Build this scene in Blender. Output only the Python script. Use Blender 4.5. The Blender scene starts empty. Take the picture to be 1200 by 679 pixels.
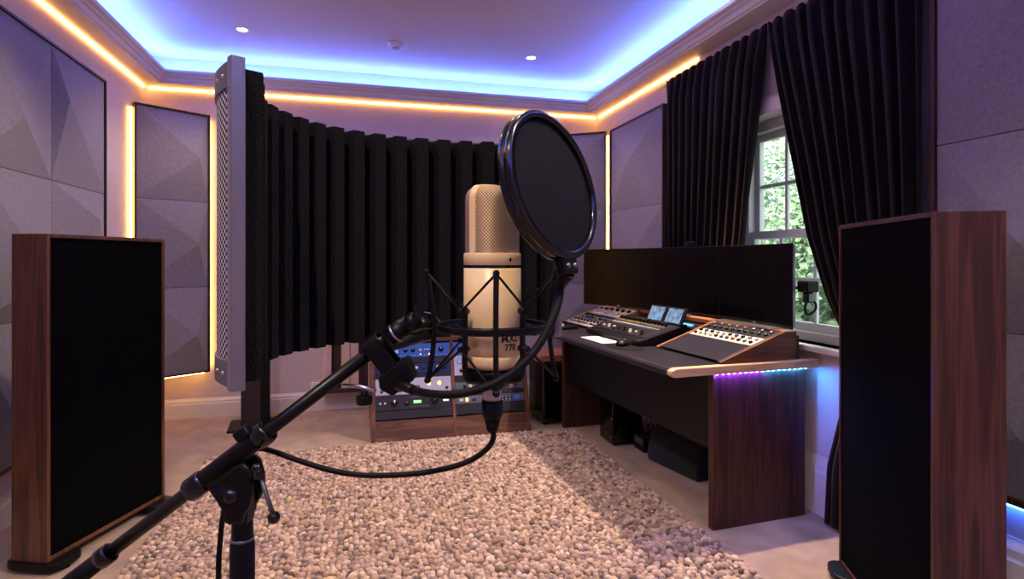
import bpy, bmesh, math, random
import numpy as np
from mathutils import Vector, Matrix
random.seed(7)
rng = np.random.default_rng(11)
PI = math.pi
COL = bpy.context.scene.collection
V = Vector

# ------------------------------------------------------------------ camera
F, HZ, CAMZ, YAW = 680.0, 305.0, 1.30, math.radians(14.98)
SY, CY = math.sin(YAW), math.cos(YAW)
cam = bpy.data.cameras.new('camera'); cam.sensor_width = 36; cam.lens = 36*F/1200
cam.shift_y = -(339.5-HZ)/1200; cam.clip_start = 0.02
co = bpy.data.objects.new('camera', cam); COL.objects.link(co)
co.location = (0, 0, CAMZ); co.rotation_euler = (PI/2, 0, -YAW)
bpy.context.scene.camera = co

def C(r, d, z):
    """metres right of and in front of the stand point, facing the way the room is looked into"""
    return V((r*CY + d*SY, -r*SY + d*CY, z))
def at(x, y, d):
    return C((x-600)*d/F, d, CAMZ + (HZ-y)*d/F)

# ------------------------------------------------------------------ mesh helper
class MB:
    def __init__(s, M=None):
        s.v, s.f, s.sm, s.mi, s.uv = [], [], [], [], {}
        s.M = M
    def add(s, vs, fs, smooth=False, mi=0, uvs=None):
        b = len(s.v)
        s.v += [(s.M @ V(p)) if s.M is not None else V(p) for p in vs]
        for k, f in enumerate(fs):
            if uvs: s.uv[len(s.f)] = [uvs[i] for i in f]
            s.f.append([b+i for i in f]); s.sm.append(smooth); s.mi.append(mi)
        return s
    def box(s, lo, hi, M=None, mi=0):
        x0, y0, z0 = lo; x1, y1, z1 = hi
        p = [V(q) for q in ((x0,y0,z0),(x1,y0,z0),(x1,y1,z0),(x0,y1,z0),(x0,y0,z1),(x1,y0,z1),(x1,y1,z1),(x0,y1,z1))]
        if M is not None: p = [M @ q for q in p]
        return s.add(p, [(0,3,2,1),(4,5,6,7),(0,1,5,4),(1,2,6,5),(2,3,7,6),(3,0,4,7)], mi=mi)
    def prism(s, poly, axis, a, b, smooth=False, mi=0):
        """poly: 2D points; extruded along axis 'x','y' or 'z' from a to b"""
        def p3(q, t):
            return {'x': (t, q[0], q[1]), 'y': (q[0], t, q[1]), 'z': (q[0], q[1], t)}[axis]
        n = len(poly)
        vs = [p3(q, a) for q in poly] + [p3(q, b) for q in poly]
        s.add(vs, [[i, (i+1) % n, n+(i+1) % n, n+i] for i in range(n)], smooth, mi)
        s.add([p3(q, a) for q in poly], [list(range(n))[::-1]], False, mi)
        return s.add([p3(q, b) for q in poly], [list(range(n))], False, mi)
    def tube(s, pts, rad, n=10, cap=True, mi=0, smooth=True):
        pts = [V(p) for p in pts]
        if not hasattr(rad, '__len__'): rad = [rad]*len(pts)
        rings = []
        t0 = (pts[1]-pts[0]).normalized()
        up = V((0,0,1)) if abs(t0.z) < .9 else V((1,0,0))
        a = t0.cross(up).normalized()
        for i, p in enumerate(pts):
            t = (pts[min(i+1, len(pts)-1)] - pts[max(i-1, 0)]).normalized()
            a = (a - t*a.dot(t)).normalized(); b = t.cross(a)
            rings.append([p + (a*math.cos(2*PI*k/n) + b*math.sin(2*PI*k/n))*rad[i] for k in range(n)])
        vs = [q for r in rings for q in r]
        fs = [(i*n+k, i*n+(k+1) % n, (i+1)*n+(k+1) % n, (i+1)*n+k) for i in range(len(pts)-1) for k in range(n)]
        s.add(vs, fs, smooth, mi)
        if cap:
            s.add(rings[0], [list(range(n))[::-1]], False, mi); s.add(rings[-1], [list(range(n))], False, mi)
        return s
    def cyl(s, p0, p1, r, n=20, r1=None, mi=0):
        return s.tube([p0, p1], [r, r if r1 is None else r1], n, mi=mi)
    def lathe(s, prof, M=None, n=40, smooth=True, mi=0, closed=False, rfun=None):
        """prof: (radius, z) points turned round the z axis of M"""
        M = M or Matrix()
        vs, uvs, L = [], [], 0.0
        m = n+1
        for i, (r, z) in enumerate(prof):
            if i: L += math.hypot(r-prof[i-1][0], z-prof[i-1][1])
            for k in range(m):
                a = 2*PI*k/n
                rr = r*(rfun(a) if rfun else 1)
                vs.append(M @ V((rr*math.cos(a), rr*math.sin(a), z))); uvs.append((a, L))
        q = len(prof)
        fs = [(i*m+k, i*m+k+1, ((i+1) % q)*m+k+1, ((i+1) % q)*m+k) for i in range(q if closed else q-1) for k in range(n)]
        return s.add(vs, fs, smooth, mi, uvs)
    def ball(s, c, r, n=16, mi=0, sc=(1,1,1)):
        M = Matrix.Translation(V(c)) @ Matrix.Diagonal((*sc, 1))
        return s.lathe([(max(1e-5, r*math.sin(PI*i/(n//2))), -r*math.cos(PI*i/(n//2))) for i in range(n//2+1)], M, n, mi=mi)
    def build(s, name, mats, parent=None, bevel=0, seg=2, weld=True):
        me = bpy.data.meshes.new(name)
        me.from_pydata([tuple(p) for p in s.v], [], s.f)
        if not isinstance(mats, (list, tuple)): mats = [mats]
        for m in mats: me.materials.append(m)
        me.polygons.foreach_set('use_smooth', s.sm); me.polygons.foreach_set('material_index', s.mi)
        if s.uv:
            ul = me.uv_layers.new(name='UVMap')
            for fi, us in s.uv.items():
                for k, li in enumerate(me.polygons[fi].loop_indices): ul.data[li].uv = us[k]
        if parent is not None:
            me.transform(world(parent).inverted())
        bm = bmesh.new(); bm.from_mesh(me)
        if weld: bmesh.ops.remove_doubles(bm, verts=bm.verts, dist=1e-6)
        bmesh.ops.recalc_face_normals(bm, faces=bm.faces)
        bm.to_mesh(me); bm.free(); me.update()
        o = bpy.data.objects.new(name, me); COL.objects.link(o); o.parent = parent
        if bevel:
            md = o.modifiers.new('bevel', 'BEVEL'); md.width = bevel; md.segments = seg; md.limit_method = 'ANGLE'; md.angle_limit = math.radians(40)
            md.harden_normals = False
        return o

def world(o):
    M = Matrix.LocRotScale(o.location, o.rotation_euler, o.scale)
    return (world(o.parent) @ M) if o.parent else M
def tag(o, label, cat, group=None, kind=None):
    o['label'] = label; o['category'] = cat
    if group: o['group'] = group
    if kind: o['kind'] = kind
    return o
def thing(name, label, cat, loc=(0,0,0), rz=0.0, group=None):
    o = bpy.data.objects.new(name, None); COL.objects.link(o); o.empty_display_size = .05
    o.location = loc; o.rotation_euler = (0, 0, rz)
    return tag(o, label, cat, group)
def struct(name, mb, mat, label, cat, bevel=0):
    o = mb.build(name, mat, None, bevel); o['kind'] = 'structure'; o['label'] = label; o['category'] = cat
    return o
def copy_tree(o, parent=None):
    c = o.copy(); COL.objects.link(c); c.parent = parent
    for ch in [x for x in COL.objects if x.parent == o]: copy_tree(ch, c)
    return c
def spline(pts, n=10):
    pts = [V(p) for p in pts]; out = []
    for i in range(len(pts)-1):
        p0, p1, p2, p3 = pts[max(i-1,0)], pts[i], pts[i+1], pts[min(i+2, len(pts)-1)]
        for k in range(n):
            t = k/n
            out.append(.5*((2*p1) + (p2-p0)*t + (2*p0-5*p1+4*p2-p3)*t*t + (3*p1-p0-3*p2+p3)*t**3))
    out.append(pts[-1]); return out

# ------------------------------------------------------------------ materials
def S(*c):
    """sRGB 0-255 to linear"""
    return tuple(((x/255)/12.92 if x/255 <= .04045 else ((x/255+.055)/1.055)**2.4) for x in c) + (1,)
def mat(name, col=(.5,.5,.5,1), rough=.5, metal=0., spec=.5, coat=0., sheen=0., emit=None, es=0., sheen_tint=None):
    m = bpy.data.materials.new(name); m.use_nodes = True
    b = m.node_tree.nodes['Principled BSDF']; i = b.inputs
    i['Base Color'].default_value = col; i['Roughness'].default_value = rough; i['Metallic'].default_value = metal
    i['Specular IOR Level'].default_value = spec; i['Coat Weight'].default_value = coat
    i['Sheen Weight'].default_value = sheen
    if sheen_tint: i['Sheen Tint'].default_value = sheen_tint
    if emit: i['Emission Color'].default_value = emit; i['Emission Strength'].default_value = es
    return m
class G:
    def __init__(s, m): s.m = m; s.t = m.node_tree; s.n = s.t.nodes; s.b = s.n['Principled BSDF']
    def node(s, ty, **kw):
        nd = s.n.new(ty)
        for k, v in kw.items():
            if k[0] == '_': setattr(nd, k[1:], v)
            else: nd.inputs[k.replace('__', ' ')].default_value = v
        return nd
    def link(s, a, b): s.t.links.new(a, b)
    def coord(s, kind='Object', scale=(1,1,1), rot=(0,0,0)):
        tc = s.node('ShaderNodeTexCoord'); mp = s.node('ShaderNodeMapping'); mp.inputs['Scale'].default_value = scale; mp.inputs['Rotation'].default_value = rot
        s.link(tc.outputs[kind], mp.inputs[0]); return mp.outputs[0]
    def ramp(s, fac, stops):
        r = s.node('ShaderNodeValToRGB'); e = r.color_ramp.elements
        while len(e) < len(stops): e.new(.5)
        for k, (p, c) in enumerate(stops): e[k].position = p; e[k].color = c
        s.link(fac, r.inputs[0]); return r.outputs[0]
    def noise(s, vec, scale, detail=4, rough=.5, dist=0.):
        nd = s.node('ShaderNodeTexNoise'); nd.inputs['Scale'].default_value = scale; nd.inputs['Detail'].default_value = detail
        nd.inputs['Roughness'].default_value = rough; nd.inputs['Distortion'].default_value = dist
        s.link(vec, nd.inputs['Vector']); return nd.outputs['Fac']
    def bump(s, h, strength, dist=.01):
        b = s.node('ShaderNodeBump'); b.inputs['Strength'].default_value = strength; b.inputs['Distance'].default_value = dist
        s.link(h, b.inputs['Height']); s.link(b.outputs[0], s.b.inputs['Normal'])
    def base(s, c): s.link(c, s.b.inputs['Base Color'])
    def math(s, op, a, b=None, c=None):
        nd = s.node('ShaderNodeMath', _operation=op)
        for k, x in enumerate((a, b, c)):
            if x is None: continue
            if isinstance(x, (int, float)): nd.inputs[k].default_value = x
            else: s.link(x, nd.inputs[k])
        return nd.outputs[0]

def walnut(name, axis='z', dark=S(50,30,20), mid=S(90,57,38), light=S(126,83,56), rough=.42, sc=1.):
    m = mat(name, mid, rough, spec=.4); g = G(m)
    st = {'x': (.5,9,9), 'y': (9,.5,9), 'z': (9,9,.5)}[axis]
    v = g.coord('Object', tuple(q*sc for q in st))
    n1 = g.noise(v, 1.6, 3, .5, 1.2)
    w = g.math('SINE', g.math('MULTIPLY', n1, 26.))
    fine = g.noise(g.coord('Object', tuple((90 if q > 1 else 3)*1. for q in st)), 1.5, 3, .6)
    mix = g.math('ADD', g.math('MULTIPLY', w, .12), g.math('ADD', g.math('MULTIPLY', fine, .55), g.math('MULTIPLY', n1, .45)))
    g.base(g.ramp(mix, [(.22, dark), (.5, mid), (.85, light)]))
    g.bump(fine, .15, .002)
    return m
def speck(name, c0, c1, scale=300, rough=.9, bump=.3, bd=.002, sheen=0., lo=.35, hi=.65, detail=2):
    m = mat(name, c0, rough, spec=.2, sheen=sheen); g = G(m)
    n = g.noise(g.coord(), scale, detail, .6)
    g.base(g.ramp(n, [(lo, c0), (hi, c1)]))
    if bump: g.bump(n, bump, bd)
    return m

M = {}
M['wall'] = speck('wall_paint', S(196,184,186), S(202,190,191), 40, .75, .03)
M['ceiling'] = mat('ceiling_paint', S(205,196,198), .8)
M['trim'] = mat('trim_paint', S(214,208,208), .45)
M['walnut'] = walnut('walnut_vertical', 'z')
M['walnut_r'] = walnut('walnut_red', 'z', S(40,22,18), S(70,41,32), S(100,62,48)); M['walnut_x'] = walnut('walnut_cross', 'x'); M['walnut_y'] = walnut('walnut_long', 'y')
M['walnut_l'] = walnut('walnut_light', 'y', S(120,72,48), S(158,100,68), S(190,128,90), .35)
M['walnut_d'] = walnut('walnut_dark', 'z', S(34,18,15), S(62,34,27), S(92,54,42), .45)
M['oak'] = walnut('oak_edge', 'x', S(186,146,116), S(214,178,146), S(232,200,170), .35)
M['darkframe'] = walnut('dark_frame_wood', 'z', S(36,24,24), S(58,38,36), S(78,54,48), .5)
M['grille'] = speck('speaker_cloth', S(3,3,4), S(6,6,8), 900, 1., .25, .001); M['grille'].node_tree.nodes['Principled BSDF'].inputs['Specular IOR Level'].default_value = .05
M['foam'] = speck('black_foam', S(6,6,8), S(30,28,34), 420, 1., .8, .003, lo=.42, hi=.78)
M['black'] = mat('black_plastic', S(6,6,7), .45, spec=.25)
M['blackm'] = mat('black_painted_metal', S(6,6,6), .36, spec=.3)
M['blackg'] = mat('black_gloss', S(9,9,10), .16, spec=.6)
M['columnbrown'] = mat('dark_brown_paint', S(40,30,30), .5)
M['rubber'] = mat('black_rubber', S(6,6,7), .6, spec=.22)
M['silver'] = mat('brushed_silver', S(200,198,200), .3, 1.)
M['alu'] = mat('aluminium', S(165,166,172), .34, 1.)
M['cream'] = mat('cream_paint', S(244,216,152), .34, spec=.5, coat=.2)
M['greymetal'] = mat('grey_metal', S(110,112,118), .4, .6)
M['white'] = mat('white_plastic', S(230,228,225), .45)
M['paper'] = mat('white_paper', S(240,236,238), .8)
M['screen'] = mat('dark_screen', S(3,3,4), .2, spec=.1)
M['desktop'] = speck('dark_leather_top', S(28,27,33), S(38,36,43), 260, .42, .2, .001)
M['deskblack'] = speck('black_laminate', S(11,10,12), S(17,15,18), 90, .5, .08, .001)
M['velvetblue'] = mat('dark_velvet', S(10,13,18), .9, sheen=.8, sheen_tint=S(60,95,115))
M['redk'] = mat('red_cap', S(120,44,42), .4); M['yellowk'] = mat('yellow_cap', S(176,146,70), .4)
M['bluek'] = mat('blue_cap', S(54,78,130), .4); M['greenk'] = mat('green_cap', S(64,108,76), .4)
M['ivoryk'] = mat('ivory_cap', S(196,188,172), .4)
M['conn'] = mat('cream_connector', S(205,190,165), .35, .5)

def emis(name, col, s):
    m = mat(name, (0,0,0,1), .6, emit=col, es=s); return m
M['led_blue'] = emis('led_blue', (.085, .19, 1., 1), 120)
M['led_cyan2'] = emis('led_deep_blue', (.03, .16, 1., 1), 30)
M['led_warm'] = emis('led_warm', (1., .42, .10, 1), 18)
M['led_warmv'] = emis('led_warm_vertical', (1., .47, .12, 1), 19)
M['led_violet'] = emis('led_violet', (.14, .05, 1., 1), 900)
M['led_desk_cyan'] = emis('led_desk_cyan', (.03, .36, 1., 1), 480)
M['lamp_on'] = emis('lamp_lens', (1., .86, .66, 1), 30)
M['amber'] = emis('amber_glow', (1., .45, .10, 1), 4)
M['green_on'] = emis('green_readout', (.25, 1., .2, 1), 1.6)
M['red_on'] = emis('red_glow', (1., .08, .03, 1), 3)
M['blue_on'] = emis('blue_readout', (.05, .30, 1., 1), 3.0)
M['white_on'] = emis('white_glow', (.8, .85, 1., 1), 1.6)

def fabric(name, c0, c1):
    m = mat(name, c0, .95, spec=.15, sheen=.25); g = G(m)
    v = g.coord()
    n = g.noise(v, 330, 3, .7); n2 = g.noise(v, 60, 3, .6)
    mix = g.math('ADD', g.math('MULTIPLY', n, .7), g.math('MULTIPLY', n2, .3))
    g.base(g.ramp(mix, [(.38, c0), (.62, c1)])); g.bump(n, .35, .002)
    return m
M['fabric'] = fabric('grey_felt', S(118,112,116), S(150,143,146))
M['carpet'] = None
def carpet():
    m = mat('beige_carpet', S(190,165,140), 1., spec=.05, sheen=.2); g = G(m)
    v = g.coord()
    n = g.noise(v, 260, 3, .7); big = g.noise(v, 5, 4, .6, .6)
    mix = g.math('ADD', g.math('MULTIPLY', n, .5), g.math('MULTIPLY', big, .5))
    g.base(g.ramp(mix, [(.36, S(136,112,92)), (.62, S(178,152,128))])); g.bump(n, .9, .006)
    return m
M['carpet'] = carpet()
def rugmat():
    m = mat('looped_wool', S(200,180,165), 1., spec=.05, sheen=.25); g = G(m)
    a = g.node('ShaderNodeAttribute', _attribute_name='tone')
    n = g.noise(g.coord(), 220, 3, .7)
    c = g.ramp(a.outputs['Fac'], [(0, S(96,82,78)), (.22, S(130,109,99)), (.5, S(164,138,122)), (.8, S(188,161,142)), (1, S(206,182,162))])
    g.base(c); g.bump(n, .5, .003)
    return m
M['rug'] = rugmat()
def velvet():
    m = mat('charcoal_velvet', S(26,22,25), .85, spec=.15, sheen=.28, sheen_tint=S(150,116,98)); g = G(m)
    n = g.noise(g.coord('Object', (6,6,1.2)), 3, 4, .6, .5)
    g.base(g.ramp(n, [(.35, S(9,8,11)), (.65, S(22,18,20))]))
    return m
M['velvet'] = velvet()
def perforated():
    m = mat('perforated_steel', S(190,190,195), .32, 1.); g = G(m)
    uv = g.node('ShaderNodeUVMap'); sx = g.node('ShaderNodeSeparateXYZ'); g.link(uv.outputs[0], sx.inputs[0])
    PU, PV = .0105, .0078
    def cell(ox, oy):
        fx = g.math('SUBTRACT', g.math('FRACT', g.math('ADD', g.math('DIVIDE', sx.outputs[0], PU), ox)), .5)
        fy = g.math('SUBTRACT', g.math('FRACT', g.math('ADD', g.math('DIVIDE', sx.outputs[1], PV), oy)), .5)
        return g.math('SQRT', g.math('ADD', g.math('MULTIPLY', fx, fx), g.math('MULTIPLY', fy, fy)))
    d = g.math('MINIMUM', cell(0,0), cell(.5,.5))
    hole = g.math('LESS_THAN', d, .29)
    g.base(g.ramp(hole, [(.4, S(222,222,228)), (.6, S(5,5,6))]))
    g.link(g.math('MULTIPLY', g.math('SUBTRACT', 1., hole), .45), g.b.inputs['Metallic'])
    g.link(g.math('ADD', g.math('MULTIPLY', hole, .6), .3), g.b.inputs['Roughness'])
    return m
M['perf'] = perforated()
def weave(name, light, dark, pa, pb, metal=.7, rough=.4):
    """woven wire cloth drawn in the turned surface's own angle and length"""
    m = mat(name, light, rough, metal); g = G(m)
    uv = g.node('ShaderNodeUVMap'); sx = g.node('ShaderNodeSeparateXYZ'); g.link(uv.outputs[0], sx.inputs[0])
    a = g.math('MULTIPLY', sx.outputs[0], pa); b = g.math('MULTIPLY', sx.outputs[1], pb)
    s1 = g.math('ABSOLUTE', g.math('SINE', g.math('ADD', a, b))); s2 = g.math('ABSOLUTE', g.math('SINE', g.math('SUBTRACT', a, b)))
    h = g.math('MAXIMUM', s1, s2)
    h = g.math('MULTIPLY', g.math('ADD', s1, s2), .5)
    g.base(g.ramp(h, [(.30, dark), (.72, light)])); g.bump(h, .8, .001)
    return m
M['micgrille'] = weave('champagne_wire_cloth', S(222,190,142), S(70,56,42), 26, 880)
M['popcloth'] = speck('black_nylon', S(4,4,5), S(9,9,12), 1600, .8, .3, .0006)
M['leaf'] = speck('leaf_green', S(96,124,88), S(178,196,160), 9, .7, 0)
M['trunk'] = mat('bark', S(80,62,48), .9)
M['brickout'] = speck('pale_render', S(200,190,180), S(214,205,196), 6, .8, 0)
M['grass'] = speck('lawn_green', S(120,140,112), S(160,175,150), 14, .9, 0)
def glassmat():
    m = bpy.data.materials.new('window_glass'); m.use_nodes = True; t = m.node_tree; t.nodes.clear()
    o = t.nodes.new('ShaderNodeOutputMaterial'); mx = t.nodes.new('ShaderNodeMixShader'); tr = t.nodes.new('ShaderNodeBsdfTransparent'); gl = t.nodes.new('ShaderNodeBsdfGlossy')
    gl.inputs['Roughness'].default_value = .02; tr.inputs[0].default_value = (.95,.99,.98,1); mx.inputs[0].default_value = .07
    t.links.new(tr.outputs[0], mx.inputs[1]); t.links.new(gl.outputs[0], mx.inputs[2]); t.links.new(mx.outputs[0], o.inputs[0])
    return m
M['glass'] = glassmat()
def screen_ui(name, tint, bright):
    m = mat(name, S(8,10,16), .2); g = G(m)
    v = g.coord('Object', (1,1,1))
    br = g.node('ShaderNodeTexBrick'); br.inputs['Scale'].default_value = 55; br.inputs['Mortar Size'].default_value = .03
    br.inputs['Color1'].default_value = (tint[0]*.2, tint[1]*.2, tint[2]*.25, 1); br.inputs['Color2'].default_value = tint; br.inputs['Mortar'].default_value = (.005,.01,.02,1)
    g.link(v, br.inputs['Vector'])
    g.link(br.outputs['Color'], g.b.inputs['Emission Color']); g.b.inputs['Emission Strength'].default_value = bright
    return m
M['ui'] = screen_ui('console_screen', (.35,.55,.8,1), 1.0)

# ------------------------------------------------------------------ room shell
XL, XR, YB, YF, ZC = -1.655, 2.29, 5.29, -1.3, 2.95
struct('floor', MB().box((XL-.2, YF-.2, -.1), (XR+.2, YB+.2, 0)), M['carpet'], 'beige carpet covering the studio floor', 'floor')
struct('ceiling', MB().box((XL-.2, YF-.2, ZC), (XR+.2, YB+.2, ZC+.1)), M['ceiling'], 'plain raised ceiling glowing blue round its edge', 'ceiling')
struct('wall_back', MB().box((XL-.2, YB, 0), (XR+.2, YB+.2, ZC)), M['wall'], 'far pale lavender wall behind the gear rack', 'wall')
struct('wall_left', MB().box((XL-.2, YF, 0), (XL, YB, ZC)), M['wall'], 'pale wall carrying the big felt panel beside the standing baffle', 'wall')
struct('wall_front', MB().box((XL-.2, YF-.2, 0), (XR+.2, YF, ZC)), M['wall'], 'pale wall behind the viewer', 'wall')
WY0, WY1, WZ0, WZ1 = 2.05, 3.20, .86, 2.14
w = MB()
w.box((XR, YF, 0), (XR+.2, WY0, ZC)); w.box((XR, WY1, 0), (XR+.2, YB, ZC)); w.box((XR, WY0, 0), (XR+.2, WY1, WZ0)); w.box((XR, WY0, WZ1), (XR+.2, WY1, ZC))
struct('wall_right', w, M['wall'], 'pale wall with the curtained window', 'wall')
# baseboards
def base_prof(h, t=.018):
    return [(0,0), (t,0), (t,h*.72), (t*.8,h*.76), (t*.8,h*.86), (t*.35,h*.95), (t*.2,h), (0,h)]
def baseboard(name, p0, p1, nrm, h, label):
    a, b, n = V(p0), V(p1), V(nrm); pr = base_prof(h); m = MB(); k = len(pr)
    vs = [a + n*q[0] + V((0,0,q[1])) for q in pr] + [b + n*q[0] + V((0,0,q[1])) for q in pr]
    m.add(vs, [[i, (i+1) % k, k+(i+1) % k, k+i] for i in range(k)] + [list(range(k)), list(range(k, 2*k))])
    struct(name, m, M['trim'], label, 'baseboard')
baseboard('baseboard_back', (XL, YB, 0), (XR, YB, 0), (0,-1,0), .16, 'white moulded baseboard along the far wall')
baseboard('baseboard_left', (XL, YF, 0), (XL, YB-.02, 0), (1,0,0), .16, 'white moulded baseboard behind the standing baffle on the pale wall')
baseboard('baseboard_right', (XR, YF, 0), (XR, YB-.02, 0), (-1,0,0), .30, 'tall white baseboard under the window wall panels')
# crown moulding with a light ledge
crown = [(0,2.70), (.15,2.70), (.15,2.712), (.162,2.716), (.166,2.726), (.172,2.742), (.184,2.748), (.188,2.762), (.202,2.768), (.21,2.775), (.21,2.795), (.195,2.795), (.195,2.782), (0,2.782)]
def ring_sweep(prof, mi=0):
    m = MB(); k = len(prof)
    for (p, z) in prof:
        m.v += [V((XL+p, YF+p, z)), V((XR-p, YF+p, z)), V((XR-p, YB-p, z)), V((XL+p, YB-p, z))]
    for i in range(k-1):
        for c in range(4):
            m.f.append([i*4+c, i*4+(c+1) % 4, (i+1)*4+(c+1) % 4, (i+1)*4+c]); m.sm.append(False); m.mi.append(0)
    return m
struct('trim_1', ring_sweep(crown), M['trim'], 'stepped white crown moulding with blue light hidden behind its lip', 'crown moulding')
# light strips
def strip(name, lo, hi, mk, label, group=None):
    return tag(MB().box(lo, hi).build(name, M[mk]), label, 'light strip', 'light strips along the moulding')
zb = 2.784
strip('led_strip', (XL+.10, YB-.125, zb), (XR-.10, YB-.11, zb+.01), 'led_blue', 'blue light strip on the ledge above the far wall')
strip('led_strip', (XL+.11, YF+.1, zb), (XL+.125, YB-.13, zb+.01), 'led_blue', 'blue light strip on the ledge above the wall opposite the window')
strip('led_strip', (XR-.125, YF+.1, zb), (XR-.11, YB-.13, zb+.01), 'led_blue', 'blue light strip on the ledge above the window wall')
strip('led_strip', (XL+.11, YF+.11, zb), (XR-.11, YF+.125, zb+.01), 'led_blue', 'unseen blue light strip added above the wall behind the viewer for ambience')  # added out of view to raise the blue ambient light
zw = 2.689
strip('led_strip', (XL+.03, YB-.013, zw), (XR-.03, YB-.001, zw+.01), 'led_warm', 'amber light strip under the moulding of the far wall')
strip('led_strip', (XL+.001, YF+.1, zw), (XL+.013, YB-.03, zw+.01), 'led_warm', 'amber light strip under the moulding of the wall opposite the window')
strip('led_strip', (XR-.013, 3.55, zw), (XR-.001, YB-.03, zw+.01), 'led_warm', 'amber light strip under the moulding beside the curtain rod end')

# downlights and detector
def downlight(x, y, label, e, size=125, tilt=(0,0)):
    t = thing('downlight', label, 'ceiling light', (x, y, ZC), 0, 'ceiling downlights')
    m = Matrix.Translation((x, y, ZC))
    MB(m).lathe([(.032,-.001), (.034,-.006), (.046,-.007), (.05,-.001)], n=28).build('bezel', M['trim'], t)
    MB(m).lathe([(.0001,-.003), (.033,-.003)], n=28).build('lens', M['lamp_on'], t)
    l = bpy.data.lights.new('downlight_lamp', 'SPOT'); l.energy = e; l.color = (1, .78, .57); l.spot_size = math.radians(size); l.spot_blend = .6 if size > 90 else .35; l.shadow_soft_size = .035
    lo = bpy.data.objects.new('lamp', l); COL.objects.link(lo); lo.parent = t; lo.location = (0, 0, -.012); lo.rotation_euler = (math.radians(tilt[1]), math.radians(tilt[0]), 0)
    return t
E = 58
downlight(-.79, 4.50, 'small round lit downlight in the ceiling near the far wall, above the foam shield', E*.8)
downlight(1.37, 4.52, 'small round lit downlight in the ceiling near the far wall, above the round pop filter', E*.45)
downlight(1.50, 3.30, 'small round lit downlight in the ceiling over the desk', E*.12)
downlight(-.79, 2.6, 'unseen fill downlight added above the standing baffle opposite the window', E*1.4)  # extra lamp out of view, brightens the felt panels and baffle here
downlight(.35, 3.3, 'unseen fill downlight added above the middle of the rug', E*.25)  # out of view, put in to light the rug
downlight(.2, 1.6, 'unseen fill downlight added above the near end of the rug', E*.45)  # another added lamp out of view, fill for the near rug
downlight(1.95, 2.95, 'round lit downlight above the monitors', E*6.5, 68, (21,-2))
downlight(-.45, -.25, 'unseen fill downlight added above the viewer, aimed at the microphone', E*1.9, 78, (-8,22))  # added behind the camera and tilted to brighten the microphone
downlight(1.2, .2, 'unseen fill downlight added above the viewer on the window side', E*1.9)  # added behind the camera to brighten the window-side felt panel
sd = thing('smoke_detector', 'small round white detector on the ceiling between the two far downlights', 'smoke detector', tuple(at(464, 53, 4.43*1.0).xy)+(ZC,))
MB(world(sd)).lathe([(.0001,-.03), (.045,-.03), (.055,-.022), (.06,-.012), (.062,0)], n=32).build('housing', M['trim'], sd)
MB(world(sd)).lathe([(.02,-.0305), (.022,-.034), (.026,-.0345), (.028,-.0305)], n=24).build('sensor_ring', M['greymetal'], sd)

# ------------------------------------------------------------------ felt wall panels
def felt_panel(label, p0, udir, nrm, widths, zs, apexes, depth=.05, hgt=.055, frame=.012, leds=(), frame_mat='darkframe'):
    u, n = V(udir).normalized(), V(nrm).normalized(); up = V((0,0,1)); p0 = V(p0)
    W = sum(widths)
    t = thing('felt_wall_panel', label, 'acoustic panel', p0 + up*zs[0], 0, 'grey felt wall panels')
    fr = MB()
    def bar(a0, a1, z0, z1, d0, d1):
        vs = [p0+u*a+n*d+up*z for d in (d0,d1) for (a,z) in ((a0,z0),(a1,z0),(a1,z1),(a0,z1))]
        fr.add(vs, [(0,1,2,3),(4,7,6,5),(0,4,5,1),(1,5,6,2),(2,6,7,3),(3,7,4,0)])
    zb_, zt_ = zs[0], zs[-1]
    bar(-frame, 0, zb_-frame, zt_+frame, 0, depth+.012); bar(W, W+frame, zb_-frame, zt_+frame, 0, depth+.012)
    bar(0, W, zb_-frame, zb_, 0, depth+.012); bar(0, W, zt_, zt_+frame, 0, depth+.012); bar(0, W, zb_, zt_, .004, .012)
    fr.build('frame', M[frame_mat], t)
    k = 0; a = 0
    for wdt in widths:
        for j in range(len(zs)-1):
            z0, z1 = zs[j], zs[j+1]; g_ = .002
            (fu, fv) = apexes[k % len(apexes)]; k += 1
            A = [(a+g_, z0+g_), (a+wdt-g_, z0+g_), (a+wdt-g_, z1-g_), (a+g_, z1-g_)]
            m = MB()
            c = [p0+u*q[0]+up*q[1]+n*depth for q in A]; b = [p0+u*q[0]+up*q[1]+n*.012 for q in A]
            ap = p0+u*(a+wdt*fu)+up*(z0+(z1-z0)*fv)+n*(depth+hgt)
            m.add(c+b+[ap], [(0,1,8),(1,2,8),(2,3,8),(3,0,8),(0,4,5,1),(1,5,6,2),(2,6,7,3),(3,7,4,0)])
            m.build('felt_tile', M['fabric'], t)
        a += wdt
    for (mk, a0, a1, z0, z1) in leds:
        m = MB(); vs = [p0+u*aa+n*d+up*z for d in (.006,.018) for (aa,z) in ((a0,z0),(a1,z0),(a1,z1),(a0,z1))]
        m.add(vs, [(0,1,2,3),(4,7,6,5),(0,4,5,1),(1,5,6,2),(2,6,7,3),(3,7,4,0)]).build('led_strip', M[mk], t)
    return t
felt_panel('large multi-tile grey felt panel on the wall behind the walnut baffle opposite the window', (XL+.003, 2.33, 0), (0,1,0), (1,0,0), (.68,.68,.68), (.31,1.0,1.735,2.47),
           [(.7,.3),(.6,.6),(.35,.5),(.3,.4),(.8,.3),(.45,.35),(.75,.5),(.7,.75),(.12,.62)])
felt_panel('grey felt panel edged in amber light set across the corner beside the foam shield', (-1.625, 4.965, 0), (.425,.292,0), (.292,-.425,0), (.515,), (.40,1.08,1.77,2.47),
           [(.8,.45),(.82,.5),(.84,.5)], leds=[('led_warmv', -.028, -.016, .42, 2.45), ('led_warmv', .531, .543, .42, 2.45), ('led_warmv', .02, .5, .376, .386)])
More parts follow.
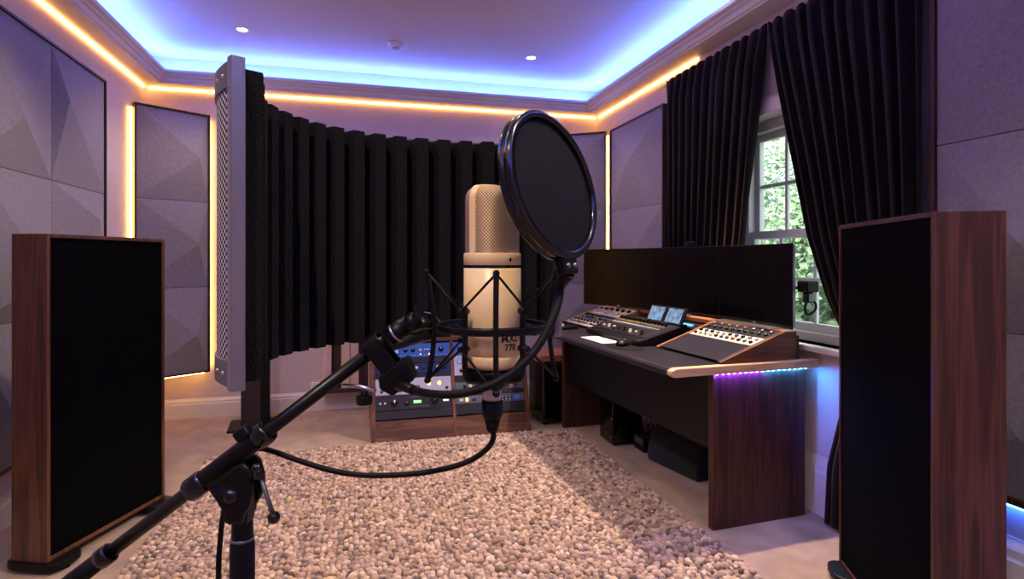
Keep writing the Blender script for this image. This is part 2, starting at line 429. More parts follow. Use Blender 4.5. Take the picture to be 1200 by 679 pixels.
felt_panel('grey felt panel partly hidden by the pop filter, set across the corner by the desk', (1.80, 5.265, 0), (.43,-.29,0), (-.29,-.43,0), (.52,), (.40,1.08,1.77,2.47),
           [(.3,.5),(.3,.5),(.35,.55)], leds=[('led_warmv', .536, .55, .42, 2.45)])
felt_panel('grey felt panel on the window wall beside the curtain, above the monitors', (XR-.003, 4.86, 0), (0,-1,0), (-1,0,0), (.92,), (.31,1.0,1.735,2.47),
           [(.4,.5),(.6,.5),(.42,.48)])
felt_panel('large felt panel in a walnut edge behind the walnut baffle by the window', (XR-.003, 1.80, 0), (0,-1,0), (-1,0,0), (.66,.66,.66), (.46,1.04,1.755,2.47),
           [(.5,.4),(.5,.45),(.62,.9),(.4,.5),(.6,.5),(.4,.6)], frame_mat='walnut_d', frame=.022, leds=[('led_cyan2', .02, 1.9, .415, .425)])

# slatted diffuser on far wall
t = thing('slatted_diffuser', 'pale wooden well diffuser in a dark frame low on the far wall behind the boom', 'diffuser', (-.28, YB, .18))
fr = MB(); y0, y1 = YB-.13, YB-.001
fr.box((-.28,y0,.165), (.92,y1,.20)); fr.box((-.28,y0,1.9), (.92,y1,1.93)); fr.box((-.28,YB-.015,.2), (.92,y1,1.9))
fr.build('frame', M['darkframe'], t)
dep = [.125,.02,.09,.11,.05,.115,.03,.1,.06,.12,.02,.11,.07,.1,.04,.12]
M['maple'] = walnut('pale_maple', 'z', S(186,160,146), S(208,184,170), S(226,206,192), .5)
for k in range(16):
    x = -.28 + k*.075
    MB().box((x+.002, YB-.015-dep[k], .201), (x+.071, YB-.0155, 1.899)).build('well_slat', M['maple'] if dep[k] > .06 else M['darkframe'], t)
s = thing('wall_socket', 'small white socket on the far wall left of the slatted diffuser', 'socket', tuple(at(372, 447, 5.25)))
p = V((world(s).translation.x, YB, world(s).translation.z))
MB().box(p+V((-.04,-.009,-.04)), p+V((.04,-.0005,.04))).build('plate', M['white'], s, bevel=.003)
MB().box(p+V((-.02,-.012,-.025)), p+V((.02,-.0092,.022))).build('insert', M['trim'], s)

# ------------------------------------------------------------------ window
t = thing('window_1', 'white painted sash window with glazing bars between the parted curtains', 'window', (XR+.12, (WY0+WY1)/2, WZ0)); t['kind'] = 'structure'
xw = XR+.10
f = MB()
f.box((xw,WY0,WZ0), (xw+.09,WY0+.05,WZ1)); f.box((xw,WY1-.05,WZ0), (xw+.09,WY1,WZ1)); f.box((xw,WY0+.05,WZ1-.06), (xw+.09,WY1-.05,WZ1)); f.box((xw-.02,WY0+.05,WZ0), (xw+.09,WY1-.05,WZ0+.05))
f.build('window_frame', M['trim'], t, bevel=.004)
zm = 1.45
def sash(name, x, z0, z1, rows):
    m = MB(); a, b = WY0+.05, WY1-.05
    m.box((x,a,z0), (x+.035,a+.04,z1)); m.box((x,b-.04,z0), (x+.035,b,z1)); m.box((x,a+.04,z0), (x+.035,b-.04,z0+.045)); m.box((x,a+.04,z1-.045), (x+.035,b-.04,z1))
    for k in (1,2,3):
        y = a+(b-a)*k/4; m.box((x+.008,y-.011,z0+.045), (x+.027,y+.011,z1-.045))
    for k in range(1, rows):
        z = z0+(z1-z0)*k/rows; m.box((x+.006,a+.04,z-.011), (x+.029,b-.04,z+.011))
    o = m.build(name, M['trim'], t, bevel=.003)
    MB().box((x+.016,a+.03,z0+.03), (x+.019,b-.03,z1-.03)).build('window_pane', M['glass'], o)
sash('upper_sash', xw+.048, zm-.02, WZ1-.06, 2); sash('lower_sash', xw+.01, WZ0+.05, zm+.025, 2)
struct('window_sill_1', MB().box((XR-.05, WY0-.04, WZ0-.03), (xw, WY1+.04, WZ0)), M['trim'], 'white sill under the sash window', 'window sill', bevel=.005)
a = MB(); aw = .09
for (y0_, y1_, z0_, z1_) in ((WY0-aw,WY0,WZ0,WZ1+aw), (WY1,WY1+aw,WZ0,WZ1+aw), (WY0,WY1,WZ1,WZ1+aw)): a.box((XR-.022,y0_,z0_), (XR-.0005,y1_,z1_))
struct('trim_2', a, M['trim'], 'white painted surround of the window', 'window trim', bevel=.006)

# garden outside
struct('ground', MB().box((XR+.4, -8, -.8), (40, 30, -.5)), M['grass'], 'lawn outside the window', 'ground')
def tree(loc, R_, H, label, n=5200):
    t = thing('garden_tree', label, 'tree', loc, 0, 'trees outside the window')
    MB().tube([V(loc), V(loc)+V((.05,.05,H*.5)), V(loc)+V((0,.1,H*.8))], [.16,.11,.05], 10).build('trunk', M['trunk'], t)
    m = MB(); c = V(loc)+V((0,0,H*.6))
    for k in range(n):
        d = V(rng.normal(size=3)); d.normalize(); p = c + V((d.x*R_, d.y*R_, d.z*H*.45))*(float(rng.random())**.4)
        a_ = V(rng.normal(size=3)).normalized(); b_ = a_.orthogonal().normalized(); a_ = a_*.065; b_ = b_*.04
        m.add([p-a_, p+b_, p+a_, p-b_], [(0,1,2,3)])
    m.build('crown', M['leaf'], t, weld=False)
tree((5.0,5.1,-.5), 1.05, 2.5, 'low leafy tree just outside the sash window')
tree((7.4,7.2,-.5), 1.5, 3.3, 'taller leafy tree seen in the middle panes of the window')
tree((8.2,10.6,-.5), 1.4, 4.6, 'tall pale tree farthest out in the garden')

# ------------------------------------------------------------------ curtains
XCUR = XR-.068; XROD = XR-.021
rod = thing('curtain_rod', 'silver curtain rod over the window with a round end', 'curtain rod', (XROD, 3.9, 2.625))
MB().cyl((XROD,1.83,2.625), (XROD,3.93,2.625), .0095).build('pole', M['silver'], rod)
MB().cyl((XROD,3.93,2.625), (XROD,3.96,2.625), .019, 24).build('finial', M['silver'], rod, bevel=.004)
for y in (3.90, 1.84): MB().cyl((XROD,y,2.625), (XR-.001,y,2.625), .006).build('bracket', M['silver'], rod)
def interp(tab, z):
    for (z0,a0), (z1,a1) in zip(tab, tab[1:]):
        if z0 >= z >= z1: 
            q = (z0-z)/(z0-z1); return a0+(a1-a0)*q
    return tab[-1][1]
def curtain(label, far, near, folds, seed, ztop=2.60, zbot=.02):
    """far/near: tables of (z, Y) for the two side edges"""
    r_ = random.Random(seed); ph = [r_.uniform(-.5,.5) for _ in range(folds+3)]; am = [r_.uniform(.65,1.15) for _ in range(folds+3)]
    nc, nz = folds*14, 70; vs = []; fs = []
    for j in range(nz+1):
        z = ztop + (zbot-ztop)*j/nz
        y0, y1 = interp(far, z), interp(near, z)
        head = min(1, max(0, (ztop-z)/.16))
        wid = abs(y0-y1)
        for i in range(nc+1):
            s_ = i/nc; q = s_*folds; k = int(q)
            wv = math.sin(2*PI*q + .35*ph[k]*head + .5*math.sin(z*1.7+seed))
            wv = math.copysign(abs(wv)**(.75), wv)
            amp = (.012 + .019*head)*am[k]*(1 if wid > .3 else 1.0)
            lat = .012*math.sin(4*PI*q+1.)*head + .012*ph[k]*math.sin(z*3)
            y = y0+(y1-y0)*s_ + lat*min(1, 6*s_*(1-s_)+.1)
            x = XCUR + wv*amp
            zz = z + (.012*math.cos(2*PI*q) if j == 0 else 0) + (.02 if j == 0 else 0)
            vs.append((x, y, zz))
    w_ = nc+1
    fs = [(j*w_+i, j*w_+i+1, (j+1)*w_+i+1, (j+1)*w_+i) for j in range(nz) for i in range(nc)]
    m = MB().add(vs, fs, True)
    o = m.build('curtain', M['velvet'], None, weld=False)
    md = o.modifiers.new('thick', 'SOLIDIFY'); md.thickness = .004
    return tag(o, label, 'curtain', 'velvet curtains')
curtain('dark velvet curtain hanging behind the monitors, far side of the window gap', [(2.60,3.87),(.02,3.84)], [(2.60,2.775),(2.2,2.84),(1.35,2.97),(.9,3.0),(.02,3.0)], 12, 3)
curtain('dark velvet curtain swept back behind the walnut baffle by the window', [(2.60,2.765),(2.25,2.68),(1.83,2.567),(1.42,2.46),(1.12,2.34),(.98,2.26),(.86,2.21),(.70,2.23),(.30,2.345),(.02,2.36)], [(2.60,1.835),(.02,1.835)], 11, 8)

# ------------------------------------------------------------------ rug
def make_rug(x0, y0, x1, y1):
    bm = bmesh.new(); bmesh.ops.create_icosphere(bm, subdivisions=2, radius=1)
    tv = np.array([v.co[:] for v in bm.verts]); bm.verts.index_update(); tf = np.array([[v.index for v in f.verts] for f in bm.faces]); bm.free()
    sp = .0235
    gx, gy = np.meshgrid(np.arange(x0+sp/2, x1, sp), np.arange(y0+sp/2, y1, sp*.92), indexing='ij')
    gy = gy + (np.arange(gx.shape[0]) % 2)[:, None]*sp*.46
    cx = (gx+rng.normal(0, sp*.2, gx.shape)).ravel(); cy = (gy+rng.normal(0, sp*.2, gx.shape)).ravel()
    n = len(cx)
    sx = sp*rng.uniform(.52,.80,n); sy = sp*rng.uniform(.42,.62,n); sz = sp*rng.uniform(.40,.62,n)
    ang = rng.uniform(0, PI, n); tilt = rng.normal(0, .35, n)
    cz = .014 + rng.uniform(-.005,.006,n)
    P = tv[None]*np.stack([sx,sy,sz], 1)[:, None]
    ct, st_ = np.cos(tilt)[:, None], np.sin(tilt)[:, None]
    X, Y, Z = P[...,0], P[...,1], P[...,2]
    X, Z = X*ct - Z*st_, X*st_ + Z*ct
    ca, sa = np.cos(ang)[:, None], np.sin(ang)[:, None]
    X, Y = X*ca - Y*sa, X*sa + Y*ca
    co_ = np.stack([X+cx[:, None], Y+cy[:, None], np.maximum(Z+cz[:, None], .001)], -1).reshape(-1, 3)
    fa = (tf[None] + (np.arange(n)*len(tv))[:, None, None]).reshape(-1, 3)
    nb = len(co_)
    co_ = np.vstack([co_, [[x0,y0,.001],[x1,y0,.001],[x1,y1,.001],[x0,y1,.001],[x0,y0,.012],[x1,y0,.012],[x1,y1,.012],[x0,y1,.012]]])
    me = bpy.data.meshes.new('rug')
    quads = np.array([(0,3,2,1),(4,5,6,7),(0,1,5,4),(1,2,6,5),(2,3,7,6),(3,0,4,7)])+nb
    nl = fa.size+quads.size
    me.vertices.add(len(co_)); me.vertices.foreach_set('co', co_.ravel())
    me.loops.add(nl); me.loops.foreach_set('vertex_index', np.concatenate([fa.ravel(), quads.ravel()]).astype(np.int32))
    me.polygons.add(len(fa)+6)
    me.polygons.foreach_set('loop_start', np.concatenate([np.arange(len(fa))*3, fa.size+np.arange(6)*4]).astype(np.int32))
    me.update(calc_edges=True); me.validate()
    me.polygons.foreach_set('use_smooth', np.ones(len(me.polygons), bool))
    tone = np.concatenate([np.repeat(np.clip(rng.normal(.54,.26,n), 0, 1), len(tv)), np.full(8, .1)])
    at_ = me.attributes.new('tone', 'FLOAT', 'POINT'); at_.data.foreach_set('value', tone.astype(np.float32))
    me.materials.append(M['rug'])
    o = bpy.data.objects.new('rug', me); COL.objects.link(o)
    return tag(o, 'thick rug of looped beige and grey wool pebbles on the carpet', 'rug')
make_rug(-.93, 1.72, 1.575, 4.15)

# ------------------------------------------------------------------ standing baffles
def baffle(label, p0, p1, back, z0, z1, thick, wood='walnut'):
    """p0,p1: ends of the cloth face (near, far); back: unit vector to the rear"""
    p0, p1 = V(p0), V(p1); u = (p1-p0).normalized(); L = (p1-p0).length; n = V(back).normalized()
    ang = math.atan2(u.y, u.x)
    Mx = Matrix.Translation((p0.x, p0.y, 0)) @ Matrix.Rotation(ang, 4, 'Z')
    side = 1 if n.dot(Mx.to_3x3() @ V((0,1,0))) > 0 else -1
    t = thing('standing_baffle', label, 'acoustic baffle', (p0.x, p0.y, 0), ang, 'walnut standing baffles')
    tk = thick*side; w_ = .016
    def bx(lo, hi):
        lo2 = [min(a, b) for a, b in zip(lo, hi)]; hi2 = [max(a, b) for a, b in zip(lo, hi)]
        return lo2, hi2
    m = MB(Mx)
    for lo, hi in (((0,0,z0),(w_,tk,z1)), ((L-w_,0,z0),(L,tk,z1)), ((w_,0,z0),(L-w_,tk,z0+w_)), ((w_,0,z1-w_),(L-w_,tk,z1))): m.box(*bx(lo, hi))
    m.build('walnut_case', M[wood], t, bevel=.0015)
    m = MB(Mx)
    m.box(*bx((w_+.001,.006*side,z0+w_+.001), (L-w_-.001,tk-.006*side,z1-w_-.001)))
    m.build('cloth_face', M['grille'], t)
    for e, x in enumerate((-.02, L-.14)):
        m = MB(Mx); yc = tk/2; hw = thick*.5+.04
        pts = []
        for k in range(24):
            a_ = 2*PI*k/24; cx_, cy_ = math.cos(a_), math.sin(a_)
            pts.append((x+.08+.08*math.copysign(abs(cx_)**.5, cx_), yc-.012*side+hw*math.copysign(abs(cy_)**.4, cy_)))
        m.prism(pts, 'z', .015, z0-.0005)
        ft = m.build('foot', M['black'], t, bevel=.004)
        for yy in (-hw*.75, hw*.75): MB(Mx).cyl((x+.08, yc-.012*side+yy, .0), (x+.08, yc-.012*side+yy, .0155), .02).build('glide', M['rubber'], ft)
    return t
A0, A1 = at(55, 0, 2.40), at(193, 0, 3.08)
nL = V((-(A1-A0).y, (A1-A0).x, 0)).normalized()
if nL.x > 0: nL = -nL
baffle('walnut sided black cloth baffle standing on the carpet opposite the window', (A0.x,A0.y,0), (A1.x,A1.y,0), nL, .045, 1.41, .165)
B0, B1 = at(1094, 0, 1.70), at(983, 0, 2.41)
nR = V((-(B1-B0).y, (B1-B0).x, 0)).normalized()
if nR.x < 0: nR = -nR
baffle('walnut sided black cloth baffle standing by the desk and window', (B0.x,B0.y,0), (B1.x,B1.y,0), nR, .045, 1.443, .19, 'walnut_r')

# ------------------------------------------------------------------ speaker stand behind shield
c = C(-2.0, 4.55, 0)
t = thing('speaker_stand', 'dark upright pillar stand by the far wall beneath the foam shield', 'stand', (c.x, c.y, 0), .1)
Mx = world(t)
MB(Mx).box((-.20,-.16,0), (.18,.16,.022)).build('base_plate', M['black'], t, bevel=.006)
MB(Mx).box((-.11,-.06,.0225), (.03,.07,.95)).build('column', M['columnbrown'], t, bevel=.003)
MB(Mx).box((.0305,-.05,.0225), (.095,.06,.95)).build('cable_channel', M['black'], t, bevel=.003)
MB(Mx).box((-.15,-.13,.9505), (.14,.13,.965)).build('top_plate', M['black'], t, bevel=.003)

# ------------------------------------------------------------------ foam reflection shield
ctl = [(-.272,.57), (-.318,.625), (-.343,.70), (-.332,.79), (-.287,.875), (-.20,.945), (-.09,.985), (.015,.997), (.085,.990)]
path = spline([V((a,b,0)) for a,b in ctl], 14)
cum = [0]
for a_, b_ in zip(path, path[1:]): cum.append(cum[-1]+(b_-a_).length)
Ls = cum[-1]
def along(s_):
    s_ = min(max(s_, 0), Ls)
    for i in range(len(path)-1):
        if cum[i+1] >= s_:
            q = (s_-cum[i])/(cum[i+1]-cum[i]); p = path[i].lerp(path[i+1], q)
            tg = (path[min(i+2, len(path)-1)]-path[max(i-1,0)]).normalized(); break
    return p, V((tg.y, -tg.x, 0))      # inward normal
ZB, ZT = 1.172, 1.500
mid, _ = along(Ls*.6)
sh = thing('reflection_shield', 'curved black foam vocal shield with a perforated steel back standing behind the microphone', 'vocal shield', C(mid.x, mid.y, ZB), -YAW)
def wallsweep(s0, s1, off0, off1, z0, z1, n=80, uv=False, mi=0, mb=None):
    m = mb or MB(); vs, uvs = [], []
    for i in range(n+1):
        s_ = s0+(s1-s0)*i/n; p, nn = along(s_)
        for (o_, z) in ((off0,z0), (off0,z1), (off1,z1), (off1,z0)):
            q = p+nn*o_; vs.append(C(q.x, q.y, z)); uvs.append((s_, z))
    fs = [(i*4+k, i*4+(k+1) % 4, (i+1)*4+(k+1) % 4, (i+1)*4+k) for i in range(n) for k in range(4)] + [(0,1,2,3), (n*4,n*4+1,n*4+2,n*4+3)]
    m.add(vs, fs, False, mi, uvs); return m
wallsweep(.006, Ls-.006, 0, .0015, ZB+.024, ZT-.024).build('perforated_back', M['perf'], sh)
wallsweep(.004, Ls-.004, -.002, .003, ZT-.026, ZT).build('top_band', M['greymetal'], sh, bevel=.0006)
wallsweep(.004, Ls-.004, -.002, .003, ZB, ZB+.026).build('bottom_band', M['greymetal'], sh, bevel=.0006)
for (s0, s1) in ((0,.012), (Ls-.012, Ls)): wallsweep(s0, s1, -.004, .010, ZB-.002, ZT+.002, 2).build('end_bar', M['alu'], sh, bevel=.001)
for s_ in (.03, .05, Ls*.3, Ls*.6, Ls-.04):
    for z in (ZB+.013, ZT-.013):
        p, nn = along(s_); q = p-nn*.0022; MB().ball(C(q.x, q.y, z), .0022, 10).build('rivet', M['silver'], sh)
# foam with ridges
nr = 19; prof = []
pit = Ls/nr; s_ = .013
tops = []
m = MB(); vs = []; sl = []
def foam_off(s_):
    q = ((s_-.013)/pit) % 1.0
    up_ = min(1, max(0, q/.08)) * min(1, max(0, (.70-q)/.08))
    if s_ < .013+pit*.62: return .032
    return .022 + .024*up_
ss = [.0125 + (Ls-.024)*i/700 for i in range(701)]
for s_ in ss:
    p, nn = along(s_); o_ = foam_off(s_)
    for (q_, z) in ((.004,ZB+.004), (.004,ZT-.006), (o_-.001,ZT-.006), (o_,ZT-.008), (o_,ZB+.006), (o_-.001,ZB+.004)):
        k = p+nn*q_; vs.append(C(k.x, k.y, z))
n = len(ss)-1
fs = [(i*6+k, i*6+(k+1) % 6, (i+1)*6+(k+1) % 6, (i+1)*6+k) for i in range(n) for k in range(6)] + [tuple(range(6)), tuple(n*6+k for k in range(6))]
m.add(vs, fs).build('ridged_foam', M['foam'], sh)
# bracket that carries the shield from the boom end
pb, nb_ = along(Ls*.60)
MB().tube([C(pb.x+.005, pb.y-.01, ZB+.018), C(-.116, .80, ZB+.022), at(449, 408, .63)], .006, 10).build('support_arm', M['blackm'], sh)

# ------------------------------------------------------------------ microphone
MD = .60
mc = C((577-600)*MD/F, MD, 0)
zy = lambda y, d=MD: CAMZ + (HZ-y)*d/F
z_bot, z_gr, z_top = zy(431), zy(297), zy(220)
RB = 33.5*MD/F
mic = thing('condenser_microphone', 'cream side-address studio microphone with champagne wire head, held in the shock mount', 'microphone', (mc.x, mc.y, z_bot))
A48 = math.radians(48)
fd = C(math.sin(A48), -math.cos(A48), 0); fang = math.atan2(fd.y, fd.x)
Mm = Matrix.Translation((mc.x, mc.y, 0)) @ Matrix.Rotation(fang, 4, 'Z')
zg = zy(312.5)
MB(Mm).lathe([(.0001,z_bot), (RB*.72,z_bot), (RB*.9,z_bot+.002), (RB*.985,z_bot+.006), (RB,z_bot+.011), (RB,z_bot+.0142), (RB*.985,z_bot+.0145), (RB*.985,z_bot+.0152), (RB,z_bot+.0155), (RB,zg-.0016), (RB*.99,zg-.0015)], n=72).build('body', M['cream'], mic)
MB(Mm).lathe([(RB*.985,zg-.0016), (RB*.985,zg+.0016)], n=72).build('black_groove', M['blackg'], mic)
MB(Mm).lathe([(RB*.99,zg+.0015), (RB,zg+.0017), (RB,z_gr-.001), (RB*.985,z_gr), (RB*.8,z_gr)], n=72).build('collar', M['cream'], mic)
rx, ry = RB*.935, RB*.935
def sup(a_): # rounded-square head seen from above; front along +x
    ca, sa = abs(math.cos(a_)), abs(math.sin(a_)); p_ = 2.5
    return ((ca/.90)**p_ + (sa/1.0)**p_)**(-1/p_)
hp = [(RB*.93, z_gr-.0005), (RB*.93, z_top-.016)]
for k in range(1, 8):
    a_ = PI/2*k/7; hp.append((RB*.93-.011+.011*math.cos(a_), z_top-.013+.013*math.sin(a_)))
hp += [(RB*.3, z_top+.0006), (.0001, z_top+.001)]
MB(Mm).lathe(hp, n=96, rfun=sup).build('wire_head', M['micgrille'], mic)
# side band over the head
def band_pts(off):
    pts = []
    for (r_, z) in hp:
        pts.append((r_+off, z + (off if z > z_top-.004 else 0)))
    return pts
o_p, i_p = band_pts(.0014), band_pts(-.002)
vs = []; hw = .0042
full = [(q[0], q[1]) for q in o_p] + [(-q[0], q[1]) for q in o_p[::-1]]
fin = [(q[0], q[1]) for q in i_p] + [(-q[0], q[1]) for q in i_p[::-1]]
for a_, b_ in zip(full, fin):
    vs += [(hw, a_[0], a_[1]), (-hw, a_[0], a_[1]), (-hw, b_[0], b_[1]), (hw, b_[0], b_[1])]
n = len(full)-1
MB(Mm).add(vs, [(i*4+k, i*4+(k+1) % 4, (i+1)*4+(k+1) % 4, (i+1)*4+k) for i in range(n) for k in range(4)]+[(0,1,2,3),(n*4,n*4+1,n*4+2,n*4+3)]).build('head_band', M['cream'], mic, bevel=.0005)
TXA = math.radians(-9)
def wrap_text(txt, size, zc, shear=0., off=.00035, parent=None, extra=None):
    cu = bpy.data.curves.new('lettering', 'FONT'); cu.body = txt; cu.size = size; cu.align_x = 'CENTER'; cu.align_y = 'CENTER'; cu.resolution_u = 3; cu.shear = shear; cu.offset = size*.012
    ob = bpy.data.objects.new('lettering_source', cu); COL.objects.link(ob)
    bpy.context.view_layer.update()
    me = bpy.data.meshes.new_from_object(ob.evaluated_get(bpy.context.evaluated_depsgraph_get()))
    bpy.data.objects.remove(ob)
    m = MB(Mm); R_ = RB+off
    P_ = [V((v.co.x*1.03, v.co.y, 0)) for v in me.vertices]
    def wr(x, y): 
        a_ = x/R_ + TXA; return (R_*math.cos(a_), R_*math.sin(a_), zc+y)
    m.add([wr(p_.x, p_.y) for p_ in P_], [list(f_.vertices) for f_ in me.polygons])
    if extra:
        for tri in extra: m.add([wr(*q) for q in tri], [list(range(len(tri)))])
    bpy.data.meshes.remove(me)
    return m
sp_ = [[(-.009,.0035),(-.0076,.0035),(-.0088,.0075)], [(-.0068,.0035),(-.0054,.0035),(-.0058,.0088)], [(-.0048,.0035),(-.0034,.0035),(-.0026,.0078)], [(-.0105,-.0040),(.0095,-.0040),(.0095,-.0046),(-.0105,-.0046)]]
mb = wrap_text('MXL', .0108, zy(398.5,.57), extra=sp_); mb.build('logo_lettering', M['blackg'], mic, weld=False)
wrap_text('770', .0090, zy(409,.57)).build('model_lettering', M['blackg'], mic, weld=False)
dm = MB(Mm); R_ = RB+.0004
dm.add([(R_*math.cos(x/R_+TXA), R_*math.sin(x/R_+TXA), zy(304.5)+z) for x, z in ((0,.0026),(-.0017,0),(0,-.0026),(.0017,0))], [(0,1,2,3)]).build('diamond_mark', M['blackg'], mic)
MB(Mm).lathe([(.0001,zy(470)), (.0085,zy(470)), (.0095,zy(466)), (.0095,zy(448)), (.0095,z_bot-.0005)], n=32).build('socket_neck', M['conn'], mic)

# shock mount
sm_ = thing('shock_mount', 'black spider shock mount with elastic cords gripping the cream microphone', 'shock mount', (mc.x, mc.y, zy(450)))
Mp = Matrix.Translation((mc.x, mc.y, 0)) @ Matrix.Rotation(-YAW, 4, 'Z')
zr = 1.2315
def hoop(R_, h, t_): return [(R_-t_,zr-h), (R_+t_,zr-h), (R_+t_,zr+h), (R_-t_,zr+h)]
MB(Mp).lathe(hoop(.0565,.0034,.0020), n=72, closed=True).build('hoop', M['blackm'], sm_, bevel=.0008)
MB(Mp).lathe(hoop(.0375,.0022,.0016), n=60, closed=True).build('inner_hoop', M['blackm'], sm_, bevel=.0006)
a0 = -PI/2 + math.radians(5)
for k in range(4):
    a_ = a0 + k*PI/2; d_ = V((math.cos(a_), math.sin(a_), 0))
    pts = [d_*.0665+V((0,0,1.1775)), d_*.062+V((0,0,1.2)), d_*.0595+V((0,0,zr)), d_*.0625+V((0,0,1.262)), d_*.067+V((0,0,1.287))]
    o = MB(Mp).tube(spline(pts, 5), .0026, 8).build('post', M['blackm'], sm_)
    MB(Mp).ball(d_*.0665+V((0,0,1.1768)), .0036, 12).build('post_tip', M['rubber'], o); MB(Mp).ball(d_*.067+V((0,0,1.2878)), .0033, 12).build('post_tip', M['rubber'], o)
    for sg in (-1, 1):
        e_ = V((math.cos(a_+sg*PI/4), math.sin(a_+sg*PI/4), 0))
        mb = MB(Mp)
        mb.tube([d_*.067+V((0,0,1.2875)), e_*.046+V((0,0,1.2495))], .0012, 6)
        mb.build('elastic_cord', M['rubber'], sm_)
        mb = MB(Mp)
        mb.tube([d_*.0665+V((0,0,1.177)), e_*.046+V((0,0,1.2125))], .0012, 6)
        mb.build('elastic_cord', M['rubber'], sm_)
for k in range(4):
    a_ = a0 + PI/4 + k*PI/2; d_ = V((math.cos(a_), math.sin(a_), 0))
    pts = [d_*.0402+V((0,0,1.2535)), d_*.0400+V((0,0,1.235)), d_*.0402+V((0,0,1.21)), d_*.0400+V((0,0,1.190)), d_*.036+V((0,0,1.181)), d_*.022+V((0,0,1.178))]
    cg = MB(Mp); cg.tube(spline(pts, 4), .0029, 8)
    for z in (1.2495, 1.2125): cg.cyl(d_*.036+V((0,0,z)), d_*.048+V((0,0,z)), .0030, 10)
    cg.build('cradle_bar', M['blackm'], sm_)
MB(Mp).lathe([(.0115,1.170), (.018,1.1705), (.021,1.174), (.0275,1.179), (.029,1.1885), (.0265,1.1885), (.0265,z_bot-.0006), (.0115,z_bot-.0006)], n=48, closed=True).build('base_cup', M['black'], sm_)
# swivel adapter
sw = MB(); d1 = .60
sw.tube([at(513,381,.60), at(499,380,.60), at(490,378,.60)], [.004,.0055,.007], 14)
sw.ball(at(484,378,.598), .0105, 18)
sw.build('swivel_joint', M['blackm'], sm_)
MB().cyl(at(484,374,.588), at(487,358,.588), .0012, 8).build('pin', M['blackm'], sm_)
q0, q1 = at(480,378,.60), at(456,396,.60)
MB().tube([q0, q0.lerp(q1,.3), q0.lerp(q1,.31), q0.lerp(q1,1.)], [.0085,.0090,.0100,.0098], 20).build('adapter_barrel', M['black'], sm_)
qm = q0.lerp(q1,.72); dq = (q1-q0).normalized()*.0012
MB().cyl(qm-dq, qm+dq, .0106, 24).build('silver_ring', M['silver'], sm_)
# cable mount with curl clip
MB().tube(spline([at(497,366,.60), at(508,369,.6), at(516,378,.6)], 8), .0006, 6).build('wire_clip', M['silver'], sm_)

# ------------------------------------------------------------------ pop filter
t15 = math.radians(15); nz_ = math.radians(54)
pc = at(646, 218, .56)
nn = (C(math.sin(nz_)*math.cos(t15), -math.cos(nz_), 0) + V((0,0,math.sin(nz_)*math.sin(t15)))).normalized()
pf = thing('pop_filter', 'round black double-screen pop filter on a gooseneck clamped to the boom', 'pop filter', at(445, 447, .585))
Q = nn.to_track_quat('Z', 'Y').to_matrix().to_4x4(); Mf = Matrix.Translation(pc) @ Q
RP = .0737
MB(Mf).lathe([(RP-.0078,.0055), (RP-.0070,.0075), (RP-.0015,.0075), (RP,.0060), (RP,.0012), (RP-.0008,.0006), (RP-.0008,-.0006), (RP,-.0012), (RP,-.0060), (RP-.0015,-.0075), (RP-.0070,-.0075), (RP-.0078,-.0055)], n=96, closed=True).build('hoop', M['blackg'] , pf)
MB(Mf).lathe([(.0001,.0042), (RP-.03,.0040), (RP-.0075,.0028)], n=64).build('front_screen', M['popcloth'], pf)
MB(Mf).lathe([(.0001,-.0042), (RP-.03,-.0040), (RP-.0075,-.0028)], n=64).build('back_screen', M['popcloth'], pf)
# mounting bracket under hoop
br = at(655, 312, .556); bm_ = (br-pc); bm_ = bm_-nn*bm_.dot(nn); bdir = bm_.normalized(); tdir = nn.cross(bdir)
Mb = Matrix((( *tdir, ), ( *bdir, ), ( *nn, ))).transposed().to_4x4(); Mb = Matrix.Translation(pc) @ Mb
o = MB(Mb).box((-.0125, RP-.004, -.006), (.0125, RP+.014, .006)).build('bracket', M['black'], pf, bevel=.003)
for sx_ in (-.006, .006):
    MB(Mb).lathe([(.0001,.0072), (.0022,.0072), (.0026,.006)], Matrix.Translation((sx_, RP+.006, 0)), 14).build('screw', M['greymetal'], o)
gp = [Mb @ V((0, RP+.012, 0)), at(656,332,.556), at(655,348,.55), at(648,372,.54), at(633,402,.53), at(612,428,.522), at(585,447,.516), at(553,459,.515), at(520,463,.522), at(490,459,.545), at(466,450,.575)]
sp2 = spline(gp, 26); rr = []
for i in range(len(sp2)): rr.append((.0044-.0007*min(1,i/120))*(1 + (.10 if (i % 3) == 0 else -.03)))
MB().tube(sp2, rr, 12).build('gooseneck', M['rubber'], pf)
MB().tube([gp[0], sp2[14], sp2[34]], [.0075,.0072,.0056], 16).build('ferrule', M['black'], pf)
MB().tube([sp2[-22], sp2[-10], sp2[-1]], [.0046,.0052,.0056], 16).build('ferrule', M['black'], pf)
